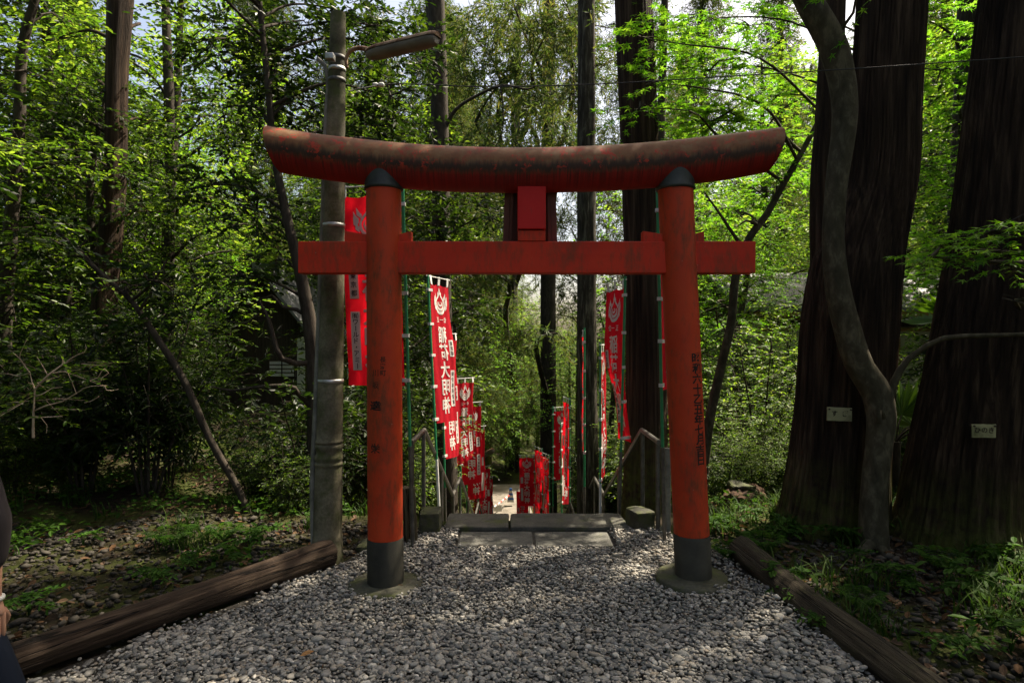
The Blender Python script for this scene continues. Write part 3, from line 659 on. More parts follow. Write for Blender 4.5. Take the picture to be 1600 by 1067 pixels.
# ------------------------------------------------------------------ bare sunlit shrub on the left
def z2(x, y): return (x/3.5575, 400+y/3.5575)
def bare():
    d = 5.2; root = thing('bare_shrub', 'pale leafless twiggy shrub catching the sun in the dark wood on the left', 'shrub', W(*z2(190, 1000), d))
    br = [([(185, 1010), (186, 880), (195, 740)], 11), ([(195, 740), (265, 665), (345, 605), (410, 560), (470, 535)], 8), ([(195, 740), (178, 700), (168, 650)], 6), ([(265, 665), (245, 625), (205, 560)], 5), ([(110, 575), (100, 560), (70, 535)], 4), ([(168, 650), (130, 600), (108, 565), (128, 510), (145, 470)], 5),
          ([(192, 860), (260, 830), (340, 810), (420, 765), (500, 725), (590, 720)], 6), ([(192, 780), (240, 765), (290, 735), (350, 728)], 5), ([(290, 650), (380, 640), (450, 630)], 4), ([(345, 605), (400, 580), (415, 575)], 4), ([(345, 600), (350, 575), (335, 550)], 3), ([(470, 535), (480, 510), (475, 490)], 3),
          ([(500, 690), (545, 675), (580, 625), (605, 650), (560, 680)], 4), ([(580, 720), (590, 745), (660, 740)], 4), ([(470, 815), (520, 800), (550, 780)], 4), ([(190, 890), (230, 900), (262, 940), (258, 985)], 4), ([(100, 668), (50, 655), (0, 652)], 4), ([(168, 650), (130, 660), (100, 668)], 4), ([(186, 720), (165, 745), (150, 730)], 3)]
    parts = []; rs = np.random.RandomState(4)
    for pts, w in br:
        P = [W(*z2(*q), d+.06*math.sin(q[0]*.02)) for q in pts]
        q, r = spline(P, np.linspace(w*.0011, w*.0005, len(P)), .04); parts += tube(q, r, 6)
    into(mk('stem', parts, MAT['bark_twig']), root)
    c = [W(*z2(170, 590), d), W(*z2(360, 710), d), W(*z2(100, 780), d), W(*z2(330, 860), d), W(*z2(520, 620), d)]
    into(mk('foliage', sprays(c, [.15]*5, 8, 'flat', 'oval', .06, rs, 6, .2), [MAT['light'], MAT['bark_twig']], smooth=False), root)
bare()
# ------------------------------------------------------------------ prototypes copied through the wood
def proto_shrub(name, label, leaf, kind, size, style, h, wdt, n, seed, per=9, bark='bark_dark'):
    rs = np.random.RandomState(seed); root = thing(name, label, 'shrub', (0, 0, 0))
    parts = []; c = []; rr = []
    for k in range(7):
        a = k*2.4+rs.uniform(0, .6); rd_ = rs.uniform(.25, 1)*wdt*.5; hh = h*rs.uniform(.45, .95)
        tip = np.array([rd_*math.cos(a), rd_*math.sin(a), hh])
        P, R = spline([(0.04*math.cos(a), .04*math.sin(a), -.25), tip*np.array([.35, .35, .45]), tip], [.018, .013, .005], .12); parts += tube(P, R, 6)
        for f in (.45, .72, 1.0):
            c.append(tip*np.array([f, f, f*.95])+rs.normal(0, .08, 3)); rr.append(wdt*rs.uniform(.16, .27))
    into(mk('stem', parts, MAT[bark]), root)
    into(mk('foliage', sprays(c, np.array(rr)[:, None]*np.array([[1, 1, .75]]), n, style, kind, size, rs, per, .3), [MAT[leaf], MAT[bark]], smooth=False), root)
    return root
def proto_tree(name, label, leaf, kind, size, style, h, wdt, z0, n, seed, bark, per=10, nb=16, L=.6, cone=False, r0=.14):
    rs = np.random.RandomState(seed)
    P = [(0, 0, -.6), (rs.normal(0, .08), rs.normal(0, .08), h*.35), (rs.normal(0, .2), rs.normal(0, .2), h*.7), (rs.normal(0, .25), rs.normal(0, .25), h)]
    bl = []
    for k in range(nb):
        f = (k+.5)/nb; a = k*2.4+rs.uniform(-.3, .3); z = z0+(h-z0)*f
        prof = (1-f*.85) if cone else math.sin(math.pi*(.18+.75*f))
        rr = wdt*.5*prof*rs.uniform(.55, 1)
        bl.append((rr*math.cos(a), rr*math.sin(a), z, wdt*.2*(.5+prof*.5), wdt*.2*(.5+prof*.5), wdt*.15, n))
    return tree(name, label, 'tree', np.array(P), np.array([r0, r0*.85, r0*.6, r0*.2]), bark, bl, leaf, style, kind, size, per, L, seed, nseg=14, step=.4, base=(0, 0, 0))
PS = [proto_shrub('leafy_shrub', '-', 'dark', 'oval', .085, 'mixed', 2.2, 1.9, 19, 31),
      proto_shrub('leafy_shrub', '-', 'mid', 'oval', .07, 'flat', 1.9, 1.8, 19, 32),
      proto_shrub('leafy_shrub', '-', 'dark', 'lance', .13, 'mixed', 2.6, 2.0, 17, 33),
      proto_shrub('leafy_shrub', '-', 'light', 'diamond', .055, 'flat', 2.8, 2.2, 24, 34)]
PT = [proto_tree('broadleaf_tree', '-', 'light', 'oval', .13, 'flat', 10, 5.4, 1.3, 44, 41, 'bark_dark', 11, 20, .7),
      proto_tree('evergreen_tree', '-', 'dark', 'oval', .13, 'mixed', 9, 5.0, 1.0, 46, 42, 'bark_dark', 11, 20, .6),
      proto_tree('cedar_tree', '-', 'cedar', 'needle', .17, 'droop', 19, 5.2, 3.0, 90, 43, 'bark_cedar', 16, 32, .5, True, .24),
      proto_tree('maple_tree', '-', 'maple', 'diamond', .10, 'flat', 8, 5.6, 1.6, 44, 44, 'bark_smooth', 11, 18, .7)]
first = set()
def put(proto, x, y, rz, sc, label, group, dz=0):
    z = float(H(x, y))+dz
    if id(proto) not in first:
        first.add(id(proto)); proto.location = (x, y, z); proto.rotation_euler[2] = rz; proto.scale = (sc, sc, sc)
        proto['label'] = label; proto['group'] = group; return proto
    return dup(proto, (x, y, z), rz, sc, label, group)
rs = np.random.RandomState(77)
GL = ('dark leafy shrub crowding the thicket left of the gate', 'undergrowth shrubs left of the gate')
GR = ('sun-flecked leafy shrub in the undergrowth right of the gate', 'undergrowth shrubs right of the gate')
GS = ('leafy shrub on the slope beside the banner-lined steps', 'shrubs along the descending steps')
left = [(-2.3, 6.6, 0), (-3.9, 6.7, 2), (-4.8, 6.6, 0), (-5.4, 6.0, 1), (-2.0, 7.8, 2), (-4.1, 7.8, 2), (-5.4, 7.6, 0), (-6.6, 7.2, 2), (-7.4, 8.2, 1), (-6.2, 9.2, 0), (-2.3, 9.6, 0), (-8.6, 9.4, 2), (-7.4, 10.8, 3), (-9.6, 11, 3), (-2.8, 11.8, 3), (-6.3, 6.3, 2)]
for x, y, k in left: put(PS[k], x+rs.normal(0, .15), y+rs.normal(0, .15), rs.uniform(0, 6), rs.uniform(.75, 1.1), *GL)
right = [(2.1, 7.6, 1), (2.9, 7.9, 3), (2.4, 8.8, 1), (3.4, 9.2, 3), (4.3, 8.6, 1), (2.2, 10.2, 3), (4.4, 10.4, 3), (5.4, 9.4, 1), (3.2, 11.0, 1), (5.9, 11.2, 3), (6.2, 7.6, 0), (7.0, 8.8, 1), (7.4, 6.6, 2), (5.2, 6.6, 0), (6.2, 6.0, 2), (5.3, 12.6, 1)]
for x, y, k in right: put(PS[k], x+rs.normal(0, .15), y+rs.normal(0, .15), rs.uniform(0, 6), rs.uniform(.8, 1.1), *GR)
slope = [(-1.9, 8.4, 2), (-2.1, 10.2, 3), (-1.9, 12.0, 3), (-2.2, 14, 0), (-2.0, 16, 3), (-2.4, 18.5, 1), (2.5, 12.4, 3), (2.4, 14.2, 0), (2.6, 16.4, 3), (2.4, 18.8, 1), (-2.8, 21, 3), (2.9, 21.5, 0), (-3.2, 24, 1), (3.2, 25, 3), (-1.9, 26.5, 0), (-3.8, 16, 0), (3.9, 15, 1)]
for x, y, k in slope: put(PS[k], x+rs.normal(0, .12), y+rs.normal(0, .15), rs.uniform(0, 6), rs.uniform(.9, 1.3), *GS)
for n_, x0, x1, y0, y1, gg in ((26, -7.5, -1.55, 5.7, 8.6, GL), (14, 2.2, 5.5, 6.6, 9, GR)):
    for _ in range(n_):
        x, y = rs.uniform(x0, x1), rs.uniform(y0, y1)
        if abs(x+3.9) < 1.1 and y < 6.6: continue
        put(PS[rs.choice([0, 1, 2]) if gg is GL else rs.choice([1, 3])], x, y, rs.uniform(0, 6), rs.uniform(.35, .6), *gg)
TL = ('slender leafy tree deep in the wood left of the gate', 'trees deep in the left wood')
TR = ('leafy tree deep in the wood right of the gate', 'trees deep in the right wood')
TC = ('tree of the sunlit wood beyond the foot of the steps', 'trees beyond the foot of the steps')
tl = [(-9.6, 12.4, 1), (-7.0, 12.4, 0), (-10, 13, 0), (-3.2, 15, 0), (-9.2, 16.5, 3), (-12.5, 15, 1), (-13.5, 19, 0), (-5.2, 20.5, 0), (-8.5, 21.5, 2), (-12, 23, 0), (-16, 22, 2), (-18, 17, 0), (-14, 11.5, 1), (-3.6, 19, 1)]
PT.append(proto_tree('broadleaf_tree', '-', 'mid', 'oval', .125, 'flat', 9.5, 5.4, 1.0, 46, 45, 'bark_dark', 11, 20, .65))
for x, y, k in tl: put(PT[4 if k == 0 and rs.rand() < .7 else k], x, y, rs.uniform(0, 6), rs.uniform(.85, 1.15), *TL)
tr = [(9.0, 12.4, 0), (11.5, 14, 1), (5.0, 17.5, 3), (5.3, 14.0, 3), (8.2, 21.8, 0), (12.5, 18, 0), (15, 21, 2), (4.4, 21, 2), (10.5, 24, 2), (17, 16, 0), (9.5, 9.2, 1), (13.5, 11, 0)]
for x, y, k in tr: put(PT[k], x, y, rs.uniform(0, 6), .55 if x == 5.3 else rs.uniform(.85, 1.15), *TR)
tc = [(2.7, 24, 2), (-2.3, 23.5, 2), (-1.3, 33, 2), (-3.2, 30, 2), (-.6, 41, 2), (-3.4, 24.5, 2), (-6, 27, 2), (-1.8, 31.5, 3), (.3, 35, 0), (-3.2, 28.5, 3), (8.6, 27, 2), (-4.6, 33, 0), (-9.5, 29, 0), (-1.6, 39, 2), (-2.6, 35, 3), (-6.5, 39, 2), (10, 31, 0), (-13, 30, 2), (14.5, 29, 2), (.4, 45, 0), (-3.6, 46, 2), (-11, 42, 2), (10.5, 43, 2), (-17, 36, 0), (18, 36, 0), (-8, 52, 0)]
for x, y, k in tc: put(PT[k], x, y, rs.uniform(0, 6), rs.uniform(.85, 1.2), *TC)
TL2 = ('bushy evergreen filling the dim left wood', 'evergreens of the dim left wood')
for x, y, k, s_ in [(-6.3, 9.4, 1, .62), (-8.2, 11.2, 1, .7), (-10.8, 9.4, 1, .75), (-9.4, 14.6, 1, .8), (-2.9, 12.9, 1, .6), (-11.6, 17.2, 0, 1), (-15.5, 15.2, 0, 1), (-17.5, 20, 1, 1.1), (-10.2, 19.4, 1, 1.1), (-14.2, 26, 0, 1.2), (-19, 25, 1, 1.2), (-22, 20, 0, 1.2), (-8, 25, 0, 1.2), (-4.6, 17.2, 1, .8), (-12.2, 12.6, 1, .9)]:
    put(PT[k], x, y, rs.uniform(0, 6), s_, *TL2)
TR2 = ('leafy understorey tree in the sunlit right wood', 'understorey trees of the right wood')
for x, y, k, s_ in [(4.4, 11.8, 3, .6), (7.2, 17, 0, 1), (10.5, 16.6, 3, 1), (13, 14.5, 0, 1), (6.4, 23.5, 0, 1.1), (14.5, 25, 0, 1.2), (19, 20, 1, 1.2), (9.4, 28, 3, 1.2), (3.0, 18.4, 3, .7)]:
    put(PT[k], x, y, rs.uniform(0, 6), s_, *TR2)
TB = ('tree of the wooded hillside closing the view', 'trees on the far hillside')
for y in (37, 42, 48, 55):
    for x in np.arange(-30, 31, 5.2):
        if .02 < x/y < .24: continue
        put(PT[[0, 2, 3, 0, 1, 2][rs.randint(6)]], x+rs.normal(0, 1), y+rs.normal(0, 1.2), rs.uniform(0, 6), rs.uniform(.95, 1.4), *TB)
TV = ('low leafy tree in the bright gap beyond the steps', 'low trees in the bright gap')
for x, y, k, s_ in [(1.4, 36, 3, .9), (3.6, 37.5, 0, .8), (5.8, 36.5, 3, .66), (2.4, 41, 0, .7), (5.2, 43, 3, .8), (7.6, 41, 0, .75), (4.0, 49, 0, .85), (7.5, 50, 3, .9), (1.2, 47, 3, .8), (10, 54, 0, 1), (3.5, 62, 0, 1), (7, 66, 0, 1.1), (12, 66, 0, 1.1), (9.6, 37, 0, .8), (-.4, 34.5, 3, .6)]:
    put(PT[k], x, y, rs.uniform(0, 6), s_, *TV)
TN = ('unseen tree added beside or behind the view to cut sky light', 'added trees that cut sky light')  # out-of-view trees, added round the camera to hold back sky light
for x, y, k, s_ in [(-5.6, 2.6, 1, 1), (-8, -.5, 1, 1.1), (-6.5, -4.5, 0, 1.1), (-4.5, -10, 1, 1.2), (7.8, -7.5, 1, 1.1), (7.6, -1.6, 0, 1.1), (8.5, 1.8, 1, 1.1), (-11, 4, 0, 1.2), (11, 5.5, 0, 1.2), (10.5, -3, 2, 1), (-10.5, -6, 2, 1), (-8, 6, 0, .8), (-4.4, -1.8, 1, .95), (-3.6, -5.5, 1, 1.1)]:
    put(PT[k], x, y, rs.uniform(0, 6), s_, *TN)
# ------------------------------------------------------------------ low plants, grass, litter
def on_ground(n, x0, x1, y0, y1, rs, avoid=True):
    P = np.column_stack([rs.uniform(x0, x1, n), rs.uniform(y0, y1, n)])
    if avoid:
        P = P[(P[:, 0] < LX(P[:, 1])-.12) | (P[:, 0] > RX(P[:, 1])+.1) | (P[:, 1] > 5.7)]
        P = P[~((np.abs(P[:, 0]-.2) < 1.15) & (P[:, 1] > 4.4))]
    return np.column_stack([P, H(P[:, 0], P[:, 1])])
def clumpy(P, rs, k, s):
    c = P[rs.choice(len(P), k, False)]; d = np.min(np.hypot(P[:, None, 0]-c[None, :, 0], P[:, None, 1]-c[None, :, 1]), 1)
    return P[rs.rand(len(P)) < np.exp(-(d/s)**2)]
def grass():
    rs = np.random.RandomState(5)
    P = np.concatenate([clumpy(on_ground(9000, 1.5, 4.6, 2.6, 6.6, rs), rs, 42, .16), clumpy(on_ground(4500, -5, -1.3, 4.4, 7, rs), rs, 18, .12)])
    P = np.repeat(P, 2, 0)+np.column_stack([rs.normal(0, .02, (2*len(P), 2)), np.zeros(2*len(P))]); n = len(P)
    a = rs.uniform(0, 6.28, n); h = rs.uniform(.07, .24, n); ln = h*rs.uniform(.3, .9, n); w = .0035+.002*rs.rand(n)
    dx, dy = np.cos(a), np.sin(a); s = np.stack([-dy, dx, 0*dx], -1)*w[:, None]; D = np.stack([dx, dy, 0*dx], -1)
    V = []
    for t, ww in ((0, 1), (.4, .9), (.75, .6), (1, .08)):
        c = P+D*(ln*t*t)[:, None]; c[:, 2] += h*(t-.28*t*t*t)
        V += [c-s*ww, c+s*ww]
    V = np.stack(V, 1).reshape(-1, 3)
    f = np.array([(0, 1, 3, 2), (2, 3, 5, 4), (4, 5, 7, 6)]); Fc = (f[None]+(np.arange(n)*8)[:, None, None]).reshape(-1, 4)
    tag(mk('grass', [(V, Fc)], MAT['grass'], smooth=False), kind='stuff')
grass()
def cover():
    rs = np.random.RandomState(8)
    P = np.concatenate([clumpy(on_ground(8000, -8, -1.5, 5.4, 9, rs), rs, 46, .42), clumpy(on_ground(3000, -5, -1.6, 4.2, 5.4, rs), rs, 7, .16), clumpy(on_ground(6000, 1.7, 6, 4.6, 8.5, rs), rs, 40, .4)])
    n = len(P); P[:, 2] += rs.uniform(.015, .13, n); a = rs.uniform(0, 6.28, n)
    tag(mk('ground_cover', [place_leaves(P, np.stack([np.cos(a), np.sin(a), rs.normal(-.1, .3, n)], -1), np.array([0, 0, 1.])+rs.normal(0, .4, (n, 3)), rs.uniform(.035, .085, n), 'oval')], MAT['herb'], smooth=False), kind='stuff')
cover()
def litter():
    rs = np.random.RandomState(6)
    P = np.concatenate([on_ground(2600, 1.5, 5.0, 2.4, 7.5, rs), on_ground(1700, -6, -1.2, 3.2, 8, rs)])
    n = len(P); P[:, 2] += rs.uniform(.0, .02, n); a = rs.uniform(0, 6.28, n)
    D = np.stack([np.cos(a), np.sin(a), rs.normal(0, .25, n)], -1); NN = np.array([0, 0, 1.])+rs.normal(0, .35, (n, 3))
    G = np.column_stack([rs.uniform(-2.2, 1.7, 260), rs.uniform(2.7, 4.8, 260)]); e = np.minimum(G[:, 0]-LX(G[:, 1]), RX(G[:, 1])-G[:, 0]); G = G[(e > 0) & (rs.rand(260) < .12+.8*np.exp(-e/.12))]
    gz = H(G[:, 0], G[:, 1])+.042; m = len(G); ga = rs.uniform(0, 6.28, m)
    gl = place_leaves(np.column_stack([G, gz]), np.stack([np.cos(ga), np.sin(ga), rs.normal(0, .2, m)], -1), np.array([0, 0, 1.])+rs.normal(0, .3, (m, 3)), rs.uniform(.02, .05, m), 'lance')
    tag(mk('leaf_litter', [gl, place_leaves(P, D, NN, rs.uniform(.03, .085, n), 'oval')], MAT['litter'], smooth=False), kind='stuff')
    Q = np.concatenate([on_ground(5200, -5.2, -1.2, 2.9, 5.4, rs), on_ground(3800, 1.5, 4.4, 2.4, 4.9, rs)])
    S = np.clip(rs.lognormal(math.log(.014), .45, len(Q)), .006, .036); Q[:, 2] += S*.1
    tag(mk('stray_pebbles', [pebbles('', Q, S, ICO1, rs, None, True)], MAT['dirty_pebble']), kind='stuff')
litter()
def herb_proto(name, label, nst, h, leaf, kind, size, seed, per, style='flat', L=.16):
    rs = np.random.RandomState(seed); root = thing(name, label, 'plant'); parts = []; c = []
    for k in range(nst):
        a = k*2.4; tip = np.array([h*.45*math.cos(a), h*.45*math.sin(a), h*rs.uniform(.6, 1)])
        P, R = spline([(0, 0, -.03), tip*np.array([.3, .3, .6]), tip], [.004, .003, .0015], .04); parts += tube(P, R, 5); c.append(tip)
    into(mk('stem', parts, MAT['herb']), root)
    into(mk('leaves', sprays(c, [h*.2]*nst, per, style, kind, size, rs, 6, L, False), [MAT[leaf]], smooth=False), root); return root
def fern_proto(seed):
    rs = np.random.RandomState(seed); root = thing('fern', '-', 'plant'); parts = []
    for k in range(8):
        a = k*.8+rs.uniform(-.2, .2); ln = rs.uniform(.22, .36); D = np.array([math.cos(a), math.sin(a), 0]); s = np.array([-D[1], D[0], 0])
        t = np.linspace(.08, 1, 15); c = D*ln*t[:, None]; c[:, 2] = .16*np.sin(t*2.3)
        for sg in (1, -1):
            S = ln*.34*np.sin(np.clip(t*.9+.12, 0, 1)*math.pi)+.008
            parts.append(place_leaves(c, np.repeat((D*.35+s*sg)[None], 15, 0)+np.array([0, 0, -.15]), np.repeat(np.array([[0, 0, 1.]]), 15, 0), S, 'lance'))
        parts += tube(np.vstack([[0, 0, 0], c]), .0018, 4)
    into(mk('fronds', parts, MAT['herb'], smooth=False), root); return root
HP = [herb_proto('woodland_herb', '-', 5, .24, 'herb', 'oval', .11, 51, 2), herb_proto('woodland_herb', '-', 7, .16, 'herb', 'oval', .06, 52, 3), fern_proto(53)]
rs = np.random.RandomState(90)
for grp, lab, pts in (('low plants on the right bank', 'small green plant on the litter of the right bank', [(1178, 822, 0), (1215, 850, 1), (1160, 850, 2), (1195, 870, 2), (1240, 845, 0), (1310, 858, 0), (1340, 885, 1), (1240, 935, 0), (1268, 965, 1), (1385, 925, 0), (1420, 935, 1), (1530, 945, 0), (1560, 985, 1), (1580, 1030, 0), (1500, 1040, 1), (1590, 905, 1), (1470, 900, 2), (1290, 1000, 1), (1130, 838, 1), (1140, 880, 2), (1550, 900, 0), (1610, 965, 2), (1345, 960, 2)]),
                      ('low plants on the left bank', 'small green plant on the dark soil of the left bank', [(335, 870, 0), (300, 880, 1), (350, 838, 2), (240, 905, 1), (45, 950, 1), (270, 850, 2), (390, 850, 0), (410, 835, 1), (325, 842, 1), (130, 850, 0)])):
    for px, py, k in pts:
        dd = EYE*F/(py-533.5)*.97; w = W(px, py, dd); p_ = HP[k]
        put(p_, w[0], w[1], rs.uniform(0, 6), rs.uniform(.45, .8), lab, grp)
# ------------------------------------------------------------------ windmill palms
def palm(px, py, d, label, R_, n, tilt, seed, base):
    rs = np.random.RandomState(seed); c = W(px, py, d); root = thing('fan_palm', label, 'palm', base)
    st = []; lf = []
    for k in range(n):
        a = tilt+rs.uniform(-1.1, 1.1); el = rs.uniform(-.3, .8); D = np.array([math.cos(a)*math.cos(el), rs.normal(0, .5), math.sin(el)+.15]); D /= np.linalg.norm(D)
        tip = c+D*R_*.55; P, Rr = spline([c, (c+tip)/2+np.array([0, 0, .05]), tip], [.009, .007, .005], .06); st += tube(P, Rr, 5)
        m = 15; an = np.linspace(-1.25, 1.25, m); s = np.cross(D, [0, 0, 1.]); s /= np.linalg.norm(s)
        DD = np.cos(an)[:, None]*D+np.sin(an)[:, None]*s; DD[:, 2] -= .18
        lf.append(place_leaves(np.repeat(tip[None], m, 0), DD, np.repeat(np.cross(D, s)[None], m, 0)+.3*DD, np.full(m, R_*.75), 'lance'))
    g = np.array(base); P, Rr = spline([g-np.array([0, 0, .2]), (g+c)/2, c], [.05, .05, .04], .1); st += tube(P, Rr, 10)
    into(mk('trunk', st, MAT['bark_dark']), root); into(mk('leaves', lf, MAT['palm'], smooth=False), root)
def gbase(px, d, dx=0): x = (px-800)/F*d+dx; return (x, d, float(H(x, d)))
palm(1462, 512, 6.6, 'fan palm with sunlit spiky leaves between the two big cedars', .5, 6, .9, 3, gbase(1462, 6.6))
palm(1400, 690, 5.7, 'dark low fan palm beside the foot of the curved trunk', .5, 5, .2, 4, gbase(1395, 5.7))
palm(1592, 640, 5.2, 'spiky bright palm at the right edge behind the leaning cedar', .45, 5, 2.2, 5, gbase(1592, 5.2))
# ------------------------------------------------------------------ writing
_G = {}
def glyph(ch, bold=0.0):
    """one character as a flat triangulated shape, 1 em high, centred"""
    if (ch, bold) in _G: return _G[(ch, bold)]
    cu = bpy.data.curves.new('text', 'FONT'); cu.body = ch; cu.size = 1; cu.offset = bold; cu.resolution_u = 3
    o = bpy.data.objects.new('text', cu); C.objects.link(o)
    bpy.context.view_layer.update(); dg = bpy.context.evaluated_depsgraph_get()
    me = o.evaluated_get(dg).to_mesh()
    bm = bmesh.new(); bm.from_mesh(me); o.evaluated_get(dg).to_mesh_clear()
    bpy.data.objects.remove(o); bpy.data.curves.remove(cu)
    bmesh.ops.remove_doubles(bm, verts=bm.verts, dist=1e-5)
    bmesh.ops.triangulate(bm, faces=bm.faces[:])
    for _ in range(3):
        e = [x for x in bm.edges if x.calc_length() > .16]
        if not e: break
        bmesh.ops.subdivide_edges(bm, edges=e, cuts=1)
        bmesh.ops.triangulate(bm, faces=[f for f in bm.faces if len(f.verts) > 3])
    bm.verts.index_update()
    V = np.array([v.co[:2] for v in bm.verts]) if len(bm.verts) else np.zeros((0, 2))
    Fs = [[v.index for v in f.verts] for f in bm.faces]; bm.free()
    if len(V):
        V = V-(V.min(0)+V.max(0))/2
    _G[(ch, bold)] = (V, Fs); return _G[(ch, bold)]
def column_text(chars, size, pitch, bold=.0, sx=1.0):
    """characters one under the other: 2-D verts (x right, y down from 0) and faces"""
    Vs, Fs, off = [], [], 0
    for k, ch in enumerate(chars):
        rot = ch == 'ー'
        V, Fc = glyph(ch, bold)
        if len(V) == 0: continue
        if rot: V = V[:, ::-1]
        if ch in '一': pass
        Vs.append(np.column_stack([V[:, 0]*size*sx, (k+.5)*pitch-V[:, 1]*size])); Fs += [[i+off for i in f] for f in Fc]; off += len(V)
    return np.concatenate(Vs), Fs
def strip2d(pts_a, pts_b):
    a = np.array(pts_a); b = np.array(pts_b); n = len(a); V = np.vstack([a, b])
    return V, [[i, i+1, n+i+1, n+i] for i in range(n-1)]
def emblem():
    """flaming jewel of the banners: nested crescents, pointed top, flames at the sides (1 wide, y up)"""
    P = []
    def cres(R1, c1, R2, c2, a0, a1, n=22):
        t = np.linspace(rad(a0), rad(a1), n)
        P.append(strip2d(np.column_stack([R1*np.cos(t), c1+R1*np.sin(t)]), np.column_stack([R2*np.cos(t), c2+R2*np.sin(t)])))
    cres(.36, 0, .285, .05, -205, 25); cres(.235, .03, .175, .085, -215, 35); cres(.12, .09, .065, .115, -230, 50)
    # onion tip
    for s in (1, -1):
        o = [(s*.33, .15), (s*.27, .28), (s*.16, .40), (s*.07, .54), (0, .78)]; i = [(s*.24, .17), (s*.19, .26), (s*.10, .35), (s*.035, .43), (0, .50)]
        P.append(strip2d(o, i))
        for (x, y, l, b) in ((.36, -.10, .20, .10), (.40, .04, .24, .11), (.37, .17, .27, .10), (.28, .31, .26, .09)):   # flame tongues
            mid = (x+l*.45, y+l*.25); tip = (x+l*.55, y+l*1.0)
            P.append(strip2d([(s*x, y-b), (s*(mid[0]+.02), mid[1]-b*.5), (s*tip[0], tip[1])], [(s*(x-.01), y+b*.6), (s*(mid[0]-.07), mid[1]+b*.5), (s*(tip[0]-.01), tip[1]+.001)]))
    for (x, w, h0, h1) in ((-.10, .04, .50, .62), (.10, .04, .50, .62)):
        P.append(strip2d([(x-w, h0), (x, h1)], [(x+w, h0-.03), (x+.005, h1)]))
    Vs, Fs, off = [], [], 0
    for V, Fc in P:
        Vs.append(V); Fs += [[i+off for i in f] for f in Fc]; off += len(V)
    return np.concatenate(Vs), Fs
EMB = emblem()
